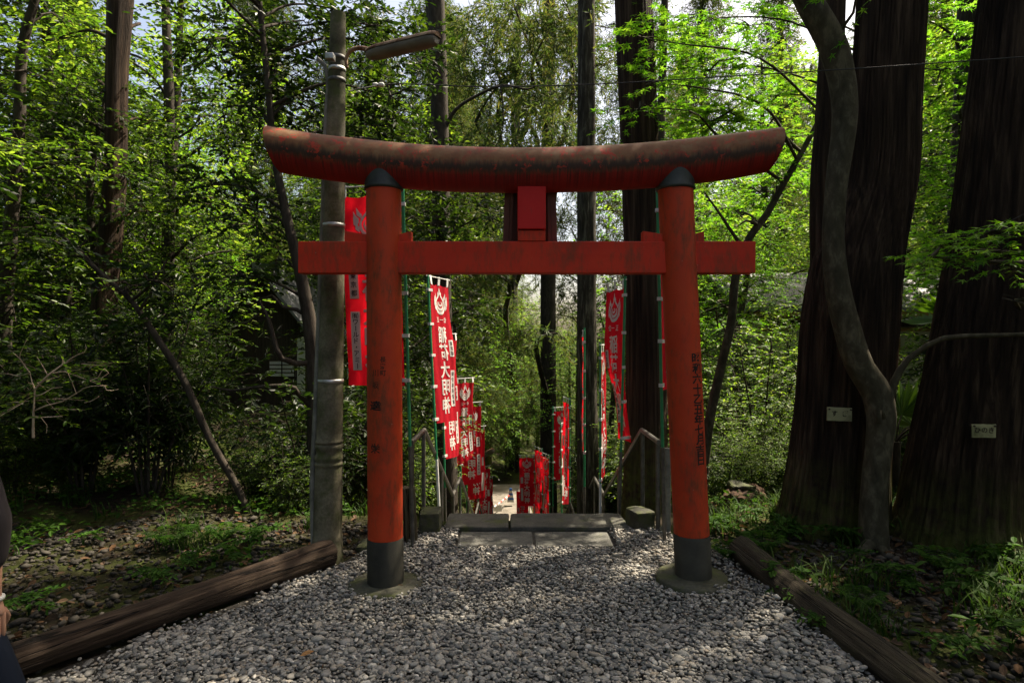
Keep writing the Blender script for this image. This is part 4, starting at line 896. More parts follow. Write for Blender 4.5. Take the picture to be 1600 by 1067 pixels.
# ------------------------------------------------------------------ torii gate
D0 = 4.0
def gate():
    root = thing('torii_gate', 'weathered red torii gate standing over the gravel path', 'torii gate', (.18, D0, 0))
    cols = (((602.5, 915), (599.5, 290)), ((1084, 897), (1055, 290)))
    axes = []
    for k, (b, t) in enumerate(cols):
        pb, pt = W(*b, D0), W(*t, D0); pb[2] = float(H(pb[0], D0))-(.022 if k == 0 else .005)
        ax = lambda z, pb=pb, pt=pt: tuple(pb[:2]+(pt[:2]-pb[:2])*(z-pb[2])/(pt[2]-pb[2]))
        axes.append((pb, pt, ax)); R_ = .1135
        zs = pb[2]+.335 if k == 0 else pb[2]+.315
        prof = [(R_, zs+.002)]+[(R_, z) for z in np.linspace(zs+.02, pt[2]-.02, 26)]
        c = into(mk('column', lathe(prof, 72, ax), MAT['red_col']), root)
        sl = [(R_+.0045, pb[2]-.1), (R_+.0045, zs-.003), (R_+.002, zs)]; into(mk('base_sleeve', lathe(sl, 72, ax), MAT['black_sleeve']), root).parent = c
        # black saddle cap under the top beam
        cp = [(R_+.003, pt[2]-.034), (R_+.012, pt[2]-.03), (R_+.013, pt[2]-.016), (R_+.010, pt[2]-.012), (R_+.010, pt[2]+.09), (R_+.006, pt[2]+.14)]
        into(mk('cap', lathe(cp, 64, ax), MAT['cap']), root).parent = c
        pl = [(.225, pb[2]-.09), (.246, pb[2]-.05), (.247, pb[2]+.026), (.236, pb[2]+.040), (R_+.006, pb[2]+.047)]
        ce = ax(pb[2]); into(mk('plinth', lathe(pl, 72, lambda z: ce), MAT['plinth']), root)
        # brush inscription wrapped on the column
        def wrap(V2, Fs, u0, ztop, name, mat):
            th = (V2[:, 0]+u0)/R_; z = ztop-V2[:, 1]; xy = np.array([ax(q) for q in z])
            V = np.column_stack([xy[:, 0]+(R_+.0018)*np.sin(th), xy[:, 1]-(R_+.0018)*np.cos(th), z])
            o = into(mk(name, [(V, Fs)], MAT[mat], smooth=False), root); o.parent = c; return o
        if k == 1:
            wrap(*column_text('昭和六十乙丑年七月吉日', .07, .0655, .026, 1.12), .058, EYE-(551-533.5)/F*D0, 'inscription', 'ink')
        else:
            wrap(*column_text('長瀞町', .04, .043, .02), .014, EYE-(556-533.5)/F*D0, 'inscription', 'ink_faded')
            wrap(*column_text('川坂', .05, .078, .01), -.038, EYE-(572-533.5)/F*D0, 'inscription', 'ink_faded')
            wrap(*column_text('達', .066, .06, .025, 1.25), -.04, EYE-(624-533.5)/F*D0, 'inscription', 'ink')
            wrap(*column_text('栄', .066, .062, .022, 1.1), -.042, EYE-(689-533.5)/F*D0, 'inscription', 'ink_faded')
    # top beam: a log curving up at both ends, its ends cut on the slant
    n = 72; m = 90; px = np.linspace(420, 1217, m)
    top = np.interp(px, [420, 500, 573, 640, 720, 818, 917, 1000, 1063, 1140, 1217], [200, 213, 221, 227.5, 232, 234, 231.5, 226.5, 220.5, 212, 202])
    bot = np.interp(px, [420, 437, 500, 573, 640, 720, 818, 917, 1000, 1063, 1140, 1200, 1217], [271, 274, 281, 291, 297, 301.5, 303, 301, 296.5, 291, 282, 273, 270])
    k5 = np.ones(9)/9; sm = lambda a: np.convolve(np.pad(a, 4, mode='reflect', reflect_type='odd'), k5, 'valid')
    top, bot = sm(top), sm(bot)
    th = np.arange(n)/n*2*math.pi; V = []
    for i in range(m):
        x = (px[i]-800)/F*D0; zt = EYE-(top[i]-533.5)/F*D0; zb = EYE-(bot[i]-533.5)/F*D0
        zc, hz = (zt+zb)/2+.006, (zt-zb)/2; yy = .135
        r = np.stack([np.full(n, x), D0+yy*np.cos(th), zc+hz*np.sin(th)], -1)
        e = min(i, m-1-i)
        f = max(0, 1-e/9.)*(1 if i < m/2 else -1)     # slanting cut: the underside ends short
        r[:, 0] += f*.075*(1-(np.sin(th)+1)/2)**1.6*(1 if e == 0 else 1)
        V.append(r)
    V = np.concatenate(V)
    i, j = np.meshgrid(np.arange(m-1), np.arange(n), indexing='ij')
    q = np.stack([i*n+j, (i+1)*n+j, (i+1)*n+(j+1) % n, i*n+(j+1) % n], -1).reshape(-1, 4)
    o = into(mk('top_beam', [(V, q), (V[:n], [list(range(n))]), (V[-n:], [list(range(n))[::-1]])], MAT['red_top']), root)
    z0, z1 = EYE-(428-533.5)/F*D0, EYE-(379-533.5)/F*D0
    a = box((470-800)/F*D0, (1176-800)/F*D0, D0-.052, D0+.052, z0, z1, .006)
    into(mk('tie_beam', [roughen(*a, 3, .0015, 2)], MAT['red_beam'], smooth=False), root)
    for k, (xa, xb, s) in enumerate(((541, 575, 0), (625, 644, 1), (1003, 1037, 0), (1080, 1098, 1))):
        V, Fs = box((xa-800)/F*D0, (xb-800)/F*D0, D0-.034, D0+.034, z1+.001, z1+.066, .003)
        t = (V[:, 0]-V[:, 0].min())/(V[:, 0].max()-V[:, 0].min()); t = t if s else 1-t
        up_ = V[:, 2] > z1+.03; V[up_, 2] += -.018+.022*t[up_]
        into(mk('wedge', [(V, Fs)], MAT['red_beam'], smooth=False), root)
    # short strut between the beams, with its lower foot block; the framed tablet hangs on the far side
    zt = EYE-(300-533.5)/F*D0; zm = EYE-(361-533.5)/F*D0
    xa, xb = (808.5-800)/F*D0, (852-800)/F*D0
    into(mk('strut', [box(xa, xb, D0-.075, D0+.05, zm, zt+.02, .006)], MAT['red_strut'], smooth=False), root)
    into(mk('strut_foot', [box(xa+.002, xb-.002, D0-.058, D0+.045, z1+.001, zm-.006, .004)], MAT['red_beam'], smooth=False), root)
    pq = thing_child = None
    parts = []
    for (x0, x1, y0, y1) in ((-.178, -.138, .012, .09), (.138, .178, .012, .09), (-.138, -.115, .0, .075), (.115, .138, .0, .075), (-.138, .138, .035, .055)):
        V, Fs = box(x0, x1, y0, y1, -.19, .2, .004)
        V[:, 0] *= 1+(-V[:, 2])*.22
        parts.append((xf(V, loc=((829-800)/F*D0, D0+.075, z1+.165), rx=rad(10)), Fs))
    into(mk('tablet', parts, MAT['plaque'], smooth=False), root)
gate()
# ------------------------------------------------------------------ prayer banners
LOOPM = None
def banner(label, px, py, d, side, w_px, mirrored, lean=0.0, Wd=.45, Hh=1.5, yaw=None, wave=.02, twist=0.0, seed=0, sponsor=1, swing=0.0, bottom_tail=0.0, detail=2):
    """px, py, d: pole top; side +1: cloth hangs to the right of its pole, -1: to the left"""
    rs = np.random.RandomState(seed+100)
    top = W(px, py, d); x, y = top[0], top[1]
    bx = x+lean; gz = hstair(y+.02) if abs(x-.2) < 1.4 else float(H(bx, y)); gz = float(H(bx, y)) if abs(bx-.2) > 1.3 else float(hstair(y))
    foot = np.array([bx, y, gz-.15]); pd = (foot-top)/(top[2]-foot[2])       # per metre down
    root = thing('prayer_banner', label, 'banner', (bx, y, gz), 'red prayer banners lining the steps')
    ps = math.acos(min(1, w_px*d/F/Wd)) if yaw is None else rad(yaw)
    t = [top+np.array([0, 0, .03]), (top+foot)/2, foot]
    low = top+pd*(.72*(top[2]-gz))
    into(mk('pole', tube([t[0], low], .0125, 10), MAT['green_pole']), root)
    into(mk('pole_foot', tube([low, foot], .0155, 10), MAT['steel'] if seed % 3 else MAT['white_plastic']), root)
    def ex(ps): return np.stack([side*np.cos(ps), np.sin(ps), 0*ps], -1)
    def nx(ps): return np.stack([side*np.sin(ps), -np.cos(ps), 0*ps], -1)    # towards the camera when ps = 0
    ph = rs.uniform(0, 6.28, 3); c0 = top+pd*.055
    def cl(u, v, off=0.0):
        u = np.asarray(u, float); v = np.asarray(v, float)
        p = ps+rad(twist)*v**1.6
        wv = wave*(np.sin(3.2*v*Hh/1.5*2+ph[0]+2.2*u)+.5*np.sin(7*v+ph[1]-3*u))*(.25+.75*u)*(.3+.7*v)+.012*np.sin(u*9+ph[2])*np.exp(-v*5)+.006*np.sin(15*v+6*u+ph[1])*u+.004*np.sin(23*u-5*v+ph[0])
        P = c0+pd*(v*Hh)[..., None]+ex(p)*(.03+u*Wd*(1-.05*v))[..., None]+nx(p)*(wv+off)[..., None]
        P[..., 2] -= .035*np.sin(np.pi*np.clip(u*2 % 1, 0, 1))*np.exp(-v*18)+bottom_tail*u*v**3
        P = P+np.array([swing, 0, 0])*(v**2)[..., None]
        return P
    V, Fc = grid(lambda u, v: cl(u, v), 19, 44)
    cloth = into(mk('cloth', [(V, Fc)], MAT['red_cloth']), root)
    zt = np.array([0, 0, 0]); e = ex(np.array(ps))
    into(mk('crossbar', tube([top-e*.03, top+e*(Wd+.06+(.15 if seed == 1 else 0))], .0055, 8), MAT['white_plastic']), root)
    for u in (.06, .5, .94):
        a = cl(np.array([u-.045, u+.045]), np.array([.012, .012])); q = top+e*(.03+u*Wd)
        b = np.array([q-e*.02+[0, 0, .012], q+e*.02+[0, 0, .012]])
        nn = nx(np.array(ps))*.004
        into(mk('loop', [(np.vstack([a+nn, b+nn, a-nn, b-nn]), [[0, 1, 3, 2], [5, 4, 6, 7], [0, 2, 6, 4], [1, 5, 7, 3], [2, 3, 7, 6], [0, 4, 5, 1]])], MAT['white_plastic'], smooth=False), root)
    for v in (.06, .30, .52, .74, .97):
        q = cl(np.array([.05]), np.array([v]))[0]; c = c0+pd*(v*Hh); bk = c-e*.017; nn = nx(np.array(ps))*.016
        V = np.array([bk+nn, q+nn, bk-nn, q-nn]); V = np.vstack([V+[0, 0, .014], V-[0, 0, .014]])
        into(mk('loop', [(V, [[0, 1, 3, 2], [4, 6, 7, 5], [0, 4, 5, 1], [2, 3, 7, 6], [0, 2, 6, 4], [1, 5, 7, 3]])], MAT['white_plastic'], smooth=False), root)
    # print: emblem, first rank, name of the deity; soaked through, so it shows on both faces
    P2, F2, off = [], [], 0
    def add(V, Fs, cx, cy):                          # metres; x right, y down on the reading face
        nonlocal off
        P2.append(np.column_stack([V[:, 0]+cx, V[:, 1]+cy])); F2.extend([[i+off for i in f] for f in Fs]); off += len(V)
    add(np.column_stack([EMB[0][:, 0]*.26, -EMB[0][:, 1]*.26]), EMB[1], 0, .25)
    for k, ch in enumerate('正一位'):
        V, Fs = glyph(ch, .012); add(np.column_stack([V[:, 0], -V[:, 1]])*.062, Fs, .075-.075*k, .40)
    V, Fs = column_text('稲荷大明神', .185, .19, .022, .98); add(V, Fs, 0, .465)
    P2 = np.concatenate(P2)
    def cloth_uv(Q, off_):
        xx = Q[:, 0]*(-1 if mirrored else 1)*side        # side +1: u grows to the right
        return cl(np.clip(.5+xx/Wd, 0, 1), np.clip(Q[:, 1]/Hh, 0, 1), np.full(len(Q), off_))
    pr = [(cloth_uv(P2, .0025), F2), (cloth_uv(P2, -.0025), F2)]
    into(mk('print', pr, MAT['print'], smooth=False), root).parent = cloth
    if sponsor:
        strips = [(.60, .82, '東京都'), (.92, 1.38, '㈲ワールド・アミー')] if sponsor == 2 else [(.62, .80, '東京都'), (.95, 1.34, '東京都長瀞町')]
        sx = -.155
        for (ya, yb, tx) in strips:
            wq = .038; g, gf = grid(lambda u, v: np.column_stack([sx-wq+2*wq*u, ya+(yb-ya)*v]), 3, 9)
            st = into(mk('sponsor_strip', [(cloth_uv(g, .0025), gf), (cloth_uv(g, -.0025), gf)], MAT['print'], smooth=False), root); st.parent = cloth
            if seed >= 7 and seed != 11: continue
            V, Fs = column_text(tx, .05, (yb-ya-.02)/len(tx), .012); V = V+np.array([sx, ya+.01])
            o = into(mk('lettering', [(cloth_uv(V, .0042), Fs), (cloth_uv(V, -.0042), Fs)], MAT['black_print'], smooth=False), root); o.parent = st
    return root
banner('largest red banner, half hidden behind the left gate column, with two white paper strips', 629, 290, 4.72, -1, 95, False, .085, Wd=.475, seed=1, sponsor=2, wave=.012)
banner('red banner hidden behind the right gate column, only its green pole showing', 1027, 300, 4.75, 1, 42, True, .06, seed=2, wave=.012)
banner('tall red banner whose top is just under the tie beam, left row', 668, 431, 6.4, 1, 24, True, .14, seed=3, twist=-8, bottom_tail=.02)
banner('red banner overlapped from the left by the tall one just under the tie beam', 690, 521, 7.5, 1, 16, True, .06, seed=4, twist=-3, bottom_tail=.03)
banner('bright sunlit red banner with clear white emblem, middle of the left row', 711, 592, 10.7, 1, 25, True, -.02, seed=5, twist=-4, wave=.03, bottom_tail=-.14)
banner('shaded red banner directly behind the bright sunlit one of the left row', 719, 630, 11.5, 1, 30, True, .02, seed=6, twist=-2)
banner('shaded red banner hanging lower behind the bright sunlit one, white strips down its edge', 728, 668, 13, 1, 27, True, .03, seed=7)
banner('narrow dark red banner nearest the pale path at the left, small round emblem on top', 747, 731, 17, 1, 17, True, .02, seed=8)
banner('low red banner at the bottom of the left row, mostly hidden by the top step', 737, 742, 19, 1, 15, True, .02, seed=9)
banner('last small red banner of the left row beside the pale path', 758, 748, 21, 1, 11, True, .02, seed=10)
banner('tall twisted red banner before the dark cedar, near the right gate column', 977, 437, 5.8, -1, 21, False, -.06, seed=11, yaw=77, twist=3, swing=.10, wave=.045, bottom_tail=.03)
banner('red banner seen edge-on, nearest left of the twisted one on the right', 938, 539, 6.8, 1, 8, False, .0, seed=12, yaw=74, wave=.02)
banner('thin edge-on red banner in front of the pale lichen cedar', 913, 516, 7.5, 1, 4, False, .0, seed=13, yaw=86, wave=.012)
banner('dark red banner with broad emblem and white crossbar before the thin cedar', 864, 637, 13, 1, 27, True, .0, seed=14)
banner('red banner hanging just in front of the one with the broad emblem', 876, 662, 11.7, 1, 14, False, .03, seed=15, bottom_tail=.1)
banner('edge-on red banner at the right side of the pair before the thin cedar', 890, 624, 10.4, -1, 6, False, .0, seed=16, yaw=82)
banner('small square-on red banner with all its white letters readable, right of the pale path', 836, 711, 18.6, -1, 23, False, .0, seed=17, wave=.012)
banner('narrow red banner right next to the square-on one', 847.5, 702, 15.8, -1, 10, False, .0, seed=18)
banner('turned red banner third from the pale path on the right', 858.5, 712, 14.6, -1, 9, False, .0, seed=19)
banner('low bright red banner peeping out under the square-on one', 827, 764, 22.5, -1, 19, False, .0, seed=20)
banner('last low red banner of the right row, its top hidden by the narrow one', 846, 752, 24, -1, 12, False, .0, seed=21)
# ------------------------------------------------------------------ concrete lamp pole, conduit, lamp, cable
def lamp_pole():
    d = 4.42; zb = float(H(-1.33, d)); z = lambda py: EYE-(py-533.5)/F*d
    ax = lambda q: (np.interp(q, [zb, z(20)], [(511-800)/F*d, (528.5-800)/F*d]), d)
    rr = lambda py: np.interp(py, [20, 300, 480, 600, 680, 860], [11.5, 15.7, 18, 19.3, 20, 22.6])*d/F
    prof = [(.112, zb-.2), (.112, z(862)), (.107, z(850)), (.105, z(846)), (.1065, z(842)), (.1065, z(836)), (.1015, z(833))]
    prof += [(rr(p_)*1.0, z(p_)) for p_ in (800, 770, 740, 731)]
    for c in (724, 714, 697, 689):                  # moulded rings
        w = 5 if c in (714, 697) else 3
        prof += [(rr(c)-.002, z(c+w+.6)), (rr(c)+.004, z(c+w*.6)), (rr(c)+.0065, z(c)), (rr(c)+.004, z(c-w*.6)), (rr(c)-.002, z(c-w-.6))]
    prof += [(rr(p_), z(p_)) for p_ in (675, 640, 600, 550, 480, 400, 300, 200, 100, 22)]
    prof.sort(key=lambda q: q[1])
    root = thing('lamp_pole', 'mossy concrete pole with moulded rings behind the left end of the gate', 'pole', (*ax(zb), zb))
    into(mk('shaft', lathe(prof, 40, ax), MAT['concrete']), root)
    for py, m in ((92, 'dark_strap'), (110, 'strap'), (127, 'dark_strap'), (353, 'strap'), (595, 'strap')):
        r = rr(py)+.0035; into(mk('band', lathe([(r-.006, z(py+3)), (r, z(py+2.8)), (r, z(py-2.8)), (r-.006, z(py-3))], 32, lambda q, c=ax(z(py)): c), MAT[m]), root)
    into(mk('junction_box', [box(*(lambda a: (a[0]-.03, a[0]+.03, a[1]-.03, a[1]+.03, a[2]-.022, a[2]+.022))(W(516, 90, 4.30)), .006)], MAT['strap']), root)
    # conduit up its left side
    pts = [(490, 872, 4.40), (488, 760, 4.41), (493, 640, 4.42), (499, 480, 4.42), (506, 300, 4.42), (510, 180, 4.42), (511, 115, 4.42), (507, 102, 4.42), (496, 92, 4.42)]
    P, R = spline([W(*q) for q in pts], [.019]*6+[.017, .015, .015], .06)
    o = tag(mk('conduit', tube(P, R, 12), MAT['pvc']), 'thin grey conduit running up the left side of the concrete pole', 'conduit')
    P = [W(528, 585, 4.30)]
lamp_pole()
def lamp(a, b, root, up_=.016, half=.055):
    """tray-shaped lamp from a to b: sheet top, hollow reflector below"""
    a, b = np.array(a), np.array(b); ax = (b-a)/np.linalg.norm(b-a); s = norm(np.cross(ax, [0, 0, 1.])[None])[0]; n = np.cross(s, ax)
    th = np.linspace(0, math.pi, 17); T = np.array([0, .03, .10, .2, .5, .8, .93, .98, 1.0]); wd = np.array([.35, .62, .85, 1, 1, 1, .95, .8, .6])
    def shell(r0, flip, dep):
        V = []
        for t, w in zip(T, wd):
            c = a+(b-a)*t
            for q in th: V.append(c+s*math.cos(q)*half*w*r0+n*math.sin(q)*dep*(.35+.65*w)*r0)
        k = len(th); i, j = np.meshgrid(np.arange(len(T)-1), np.arange(k-1), indexing='ij')
        f = np.stack([i*k+j, i*k+j+1, (i+1)*k+j+1, (i+1)*k+j], -1).reshape(-1, 4)
        V = np.array(V); V0 = V
        caps = [(V[:k], [list(range(k))]), (V[-k:], [list(range(k))[::-1]])]
        return [(V, f[:, ::-1] if flip else f)]+caps
    into(mk('lamp_housing', shell(1, False, up_*2), MAT['rust'], smooth=True), root)
    # reflector bowl under it
    V = []
    for t, w in zip(T, wd):
        c = a+(b-a)*(.015+.97*t)
        for q in th: V.append(c+s*math.cos(q)*half*w*.94-n*(.004+math.sin(q)*up_*3.0*(.2+.8*w)))
    k = len(th); i, j = np.meshgrid(np.arange(len(T)-1), np.arange(k-1), indexing='ij')
    f = np.stack([i*k+j, (i+1)*k+j, (i+1)*k+j+1, i*k+j+1], -1).reshape(-1, 4); V = np.array(V)
    into(mk('lamp_bowl', [(V, f), (V[:k], [list(range(k))[::-1]]), (V[-k:], [list(range(k))])], MAT['reflector']), root)
def lamps():
    a, b = W(572, 84, 4.28), W(684, 57, 3.98)
    root = thing('street_lamp', 'long rusty lamp on an arm at the top of the concrete pole', 'lamp', W(541, 95, 4.36))
    lamp(a, b, root, .02, .056)
    P, R = spline([W(542, 106, 4.36), W(541, 92, 4.36), (W(546, 81, 4.34)), W(560, 76, 4.31), a+np.array([.03, -.01, .02])], [.012, .013, .014, .016, .018], .02)
    into(mk('arm', tube(P, R, 10), MAT['rust']), root)
    P, R = spline([W(544, 101, 4.36), W(560, 92, 4.3), W(572, 90, 4.27)], [.004]*3, .03); into(mk('cord', tube(P, R, 6), MAT['wire']), root)
    a, b = W(748, 714, 17.5), W(771, 702, 17.2)
    root = thing('street_lamp', 'small distant pale lamp sticking out beside the left banners', 'lamp', (a[0]-.55, 17.8, float(H(a[0]-.55, 17.8))))
    lamp(a, b, root, .03, .075); q = np.array(root.location)
    into(mk('arm', tube(spline([q-[0, 0, .2], q+[0, 0, a[2]-q[2]-.1], a], [.05, .04, .03], .3)[0], .035, 10), MAT['steel']), root)
    c, r = spline([W(545, 143, 4.4), W(592, 133.5, 4.6), W(760, 136, 4.5), W(940, 131.5, 4.4), W(1100, 122, 4.3), W(1330, 108, 4.2), W(1620, 88, 4.1)], [.0042]*7, .1)
    tag(mk('overhead_cable', tube(c, r, 6), MAT['wire']), 'thin black cable strung above the gate from pole to cedars', 'cable')
    a = W(592, 133, 4.6); o = tag(mk('insulator', lathe([(.008, -.06), (.02, -.055), (.024, -.02), (.016, -.012), (.016, .0), (.026, .006), (.026, .04), (.012, .05)], 16), MAT['white_plastic']), 'small white insulator on the cable right of the concrete pole', 'insulator')
    o.location = a; o.rotation_euler = (0, rad(90), 0); o.scale = (.7, .7, .8)
lamps()
# ------------------------------------------------------------------ handrails
def handrail(x, label):
    root = thing('handrail', label, 'handrail', (x, 5.03, float(hstair(5.03))))
    s = .019; zr = lambda y: float(np.interp(y, [5.0, 5.72, 8.2, 9.25, 12.25, 13.5, 17, 18.3, 21.3], [.77, .77, -.47, -.47, -1.97, -1.97, -3.63, -3.63, -5.1]))
    x = np.array(x); X = lambda y: float(x+(y-5)*.01)
    pts = [5.0, 5.70, 8.2, 9.25, 12.25, 13.5, 17, 18.3, 21.3]
    for a, b in zip(pts[:-1], pts[1:]):
        A, B_ = np.array([X(a), a, zr(a)]), np.array([X(b), b, zr(b)]); into(mk('rail', tube([A, (A+B_)/2, B_], s*1.15, 14), MAT['steel']), root)
    for y in (5.04, 5.66, 7.0, 8.25, 9.2, 10.7, 12.3, 13.45, 15.2, 17.05, 18.2, 21.2):
        g = float(H(X(y), y)) if y > 6 else 0; g = min(g, float(hstair(y)))-.25
        into(mk('post', tube([(X(y), y, g), (X(y), y, zr(y)-.012)], s, 12), MAT['steel']), root)
handrail(-.83, 'grey pipe handrail down the left side of the steps')
handrail(1.21, 'grey pipe handrail down the right side of the steps')
o = tag(mk('steel_post', tube([(1.285, 5.02, -.1), (1.285, 5.02, .72)], .026, 14), MAT['pvc']), 'thicker grey post beside the near post of the right handrail', 'post')
# ------------------------------------------------------------------ stones
def block(name, label, cat, dims, mat, seed, cuts=8, amp=.006, bev=.012, group=None, rz=0):
    x0, x1, y0, y1, z0, z1 = dims; c = np.array([(x0+x1)/2, (y0+y1)/2, z0])
    V, Fs = box(x0-c[0], x1-c[0], y0-c[1], y1-c[1], 0, z1-z0, bev); V, Fs = roughen(V, Fs, cuts, amp, seed)
    o = tag(mk(name, [(V, Fs)], MAT[mat], smooth=False), label, cat, group); o.location = c; o.rotation_euler[2] = rz; return o
block('paving_slab', 'flat grey paving slab before the steps, left one of two', 'slab', (-.425, .166, 4.71, 5.08, -.12, .016), 'slab', 1, amp=.005)
block('paving_slab', 'flat grey paving slab before the steps, right one of two', 'slab', (.186, .795, 4.72, 5.075, -.12, .014), 'slab', 2, amp=.005)
block('kerb_stone', 'shorter long stone at the head of the steps, left of the joint', 'kerb stone', (-.572, -.028, 5.10, 5.52, -.2, .046), 'kerbstone', 3, amp=.008, bev=.02)
block('kerb_stone', 'longer stone at the head of the steps, right of the joint', 'kerb stone', (-.014, .985, 5.11, 5.53, -.2, .044), 'kerbstone', 4, amp=.008, bev=.022)
block('stone_block', 'low mossy square stone left of the steps', 'stone block', (-.775, -.60, 5.04, 5.27, -.1, .175), 'blockstone', 5, amp=.012, bev=.018)
block('stone_block', 'low square stone with lighter top right of the steps', 'stone block', (1.0, 1.17, 5.04, 5.26, -.1, .18), 'blockstone', 6, amp=.012, bev=.018, rz=.3)
def steps():
    parts = []; k = 0; y = 5.62
    for (ya, yb) in ((5.56, 8.1), (9.2, 12.2), (13.5, 17.0), (18.3, 21.3)):
        n = int(round((yb-ya)/.32)); za, zb_ = float(hstair(ya)), float(hstair(yb))
        for i in range(n):
            y0 = ya+(yb-ya)*i/n; z = za+(zb_-za)*(i+1)/n; y1 = ya+(yb-ya)*(i+1)/n+.06; k += 1
            V, Fs = box(-.68, 1.06, y0+.02, y1, z-.3, z, .015); V, Fs = roughen(V, Fs, 3, .008, k); parts.append((V, Fs))
        nx_ = {8.1: 9.2, 12.2: 13.5, 17.0: 18.3, 21.3: 23}[yb]
        V, Fs = box(-.7, 1.08, yb+.07, nx_+.0, zb_-.3, zb_-.004, .015); parts.append((V, Fs))
    tag(mk('stone_steps', parts, MAT['slab'], smooth=False), kind='structure')
    V, Fc = grid(lambda u, v: (lambda y, c, hw: np.column_stack([c+(u-.5)*2*hw, y, np.maximum(hstair(y), H(c+(u-.5)*2*hw, y))+.05]))(22+v*10.5, np.interp(22+v*10.5, [22, 27, 33], [.1, -.25, -.9]), np.interp(22+v*10.5, [22, 33], [1.0, 1.3])), 8, 30)
    tag(mk('lower_path', [(V, Fc)], MAT['path']), kind='structure')
steps()
# ------------------------------------------------------------------ logs, stake, stump
def log(name, label, a, b, r, mat, seed, bend=.02):
    rs = np.random.RandomState(seed); a, b = np.array(a), np.array(b); L = np.linalg.norm(b-a); ax = (b-a)/L
    n = int(L/.03); t = np.linspace(0, 1, n); P = np.column_stack([t*L, bend*np.sin(t*3), .4*bend*np.sin(t*5+1)])
    def mod(th, P_):
        x = P_[:, 0][:, None]; q = th[None]
        return 1+.035*np.sin(2*q+x*.8+seed)+.03*np.sin(5*q+1.5*np.sin(x*1.1))-.11*np.exp(-((np.angle(np.exp(1j*(q-2.2-.25*np.sin(x*1.3)))))/.05)**2)+.025*np.sin(11*q+2*np.sin(x*2.1+seed))*np.sin(x*1.7+q)
    R = r*(1+.08*np.sin(t*4+seed)); parts = tube(P, R, 72, mod)
    o = mk(name, parts, MAT[mat]); o.location = a
    o.rotation_euler = Vector(ax).to_track_quat('X', 'Z').to_euler(); return tag(o, label, 'log')
log('edging_log', 'weathered brown log edging the gravel on the left', (-2.72, 2.25, .10), (-1.30, 4.34, .10), .086, 'log', 3)
log('edging_log', 'greyer mossy log edging the gravel on the right', (1.80, 2.15, .09), (1.60, 4.24, .16), .092, 'log2', 8)
V, Fs = roughen(*box(-.052, .052, -.05, .05, -.2, .44, .01), 10, .012, 4, 9); o = tag(mk('wooden_stake', [(V, Fs)], MAT['stake']), 'stubby weathered wooden stake beside the left column', 'stake'); o.location = (-.812, 4.86, 0); o.rotation_euler = (.02, -.03, .2)
def stump():
    d = 6.3; c = W(1158, 788, d); c[2] = float(H(c[0], d)); root = thing('fallen_stump', 'rotting reddish log end lying under the trees right of the gate', 'stump', c)
    P, R = spline([c+np.array([-.16, -.22, .14]), c+np.array([.05, .05, .16]), c+np.array([.3, .3, .11])], [.13, .15, .10], .03)
    f = lambda th, P_: 1+.10*np.sin(3*th[None]+P_[:, :1]*7)+.07*np.sin(7*th[None]-P_[:, 1:2]*9)+.05*np.sin(13*th[None]+P_[:, :1]*20)
    into(mk('wood', tube(P, R, 60, f), MAT['rot']), root)
    V, Fs = roughen(*box(-.1, .12, -.1, .12, -.06, .06, .02), 8, .03, 2, 12); into(mk('moss_cap', [(V+c+np.array([0, 0, .26]), Fs)], MAT['blockstone']), root)
    o = block('mossy_rock', 'yellow-green mossy rock left of the fallen stump', 'rock', (1.60, 1.80, 5.95, 6.15, -.1, .17), 'blockstone', 9, 10, .05, .05)
    for (px, py, s, lab) in ((590, 855, .16, 'flat mossy stone between the concrete pole and the left column'), (215, 975, .15, 'pale flat stone half buried beside the left log')):
        dd = EYE*F/(py-533.5); w = W(px, py, dd); g = float(H(w[0], w[1]))
        block('flat_stone', lab, 'stone', (w[0]-s, w[0]+s, w[1]-s*.6, w[1]+s*.6, g-.08, g+.04), 'blockstone', int(px), 8, .025, .03)
stump()
p_, r_ = spline([(4.0, 5.0, .0), (3.4, 4.75, .13), (3.1, 4.8, .16), (2.7, 4.95, .24), (2.5, 5.1, .30)], [.05, .06, .055, .045, .03], .06)
tag(mk('surface_root', tube(p_, r_, 14), MAT['bark_cedar']), 'snaking root crossing the ground between the curved tree and the leaning cedar', 'root')
w = W(469, 1040, 3.0); w[2] = float(H(w[0], w[1]))+.05
tag(mk('fallen_leaf', [place_leaves(np.array([w]), np.array([[.7, .5, .1]]), np.array([[0, -.3, 1.]]), np.array([.07]), 'oval')], [simple('orange_leaf', (.22, .10, .035), (.3, .16, .06), 20, .7, .2, .2)], smooth=False), 'single orange dead leaf lying on the gravel', 'leaf')
# ------------------------------------------------------------------ small signs nailed to the cedars
def sign(px, py, d, wpx, hpx, text, label, rot, yaw):
    c = W(px, py, d); root = thing('tree_sign', label, 'sign', c)
    w, h = wpx*d/F/2, hpx*d/F/2
    V, Fs = roughen(*box(-w, w, -.005, .005, -h, h, .002), 5, .0025, px, 20)
    T = lambda Q: xf(Q, rz=yaw, ry=rot, loc=c)
    into(mk('board', [(T(V), Fs)], MAT['signboard'], smooth=False), root)
    vs, fs, off = [], [], 0
    for k, ch in enumerate(text):
        G, gf = glyph(ch, .02); s = h*.95
        vs.append(np.column_stack([G[:, 0]*s+(k-(len(text)-1)/2)*w*1.5/len(text)*1.15, np.full(len(G), -.0085), G[:, 1]*s+h*.12])); fs += [[i+off for i in f] for f in gf]; off += len(G)
    into(mk('lettering', [(T(np.concatenate(vs)), fs)], MAT['ink'], smooth=False), root)
    for sx in (-1, 1):
        q = tube([(sx*w*.86, -.014, h*.72), (sx*w*.86, .03, h*.72)], .006, 8); into(mk('nail', [(T(V_[0]), V_[1]) for V_ in q], MAT['nail']), root)
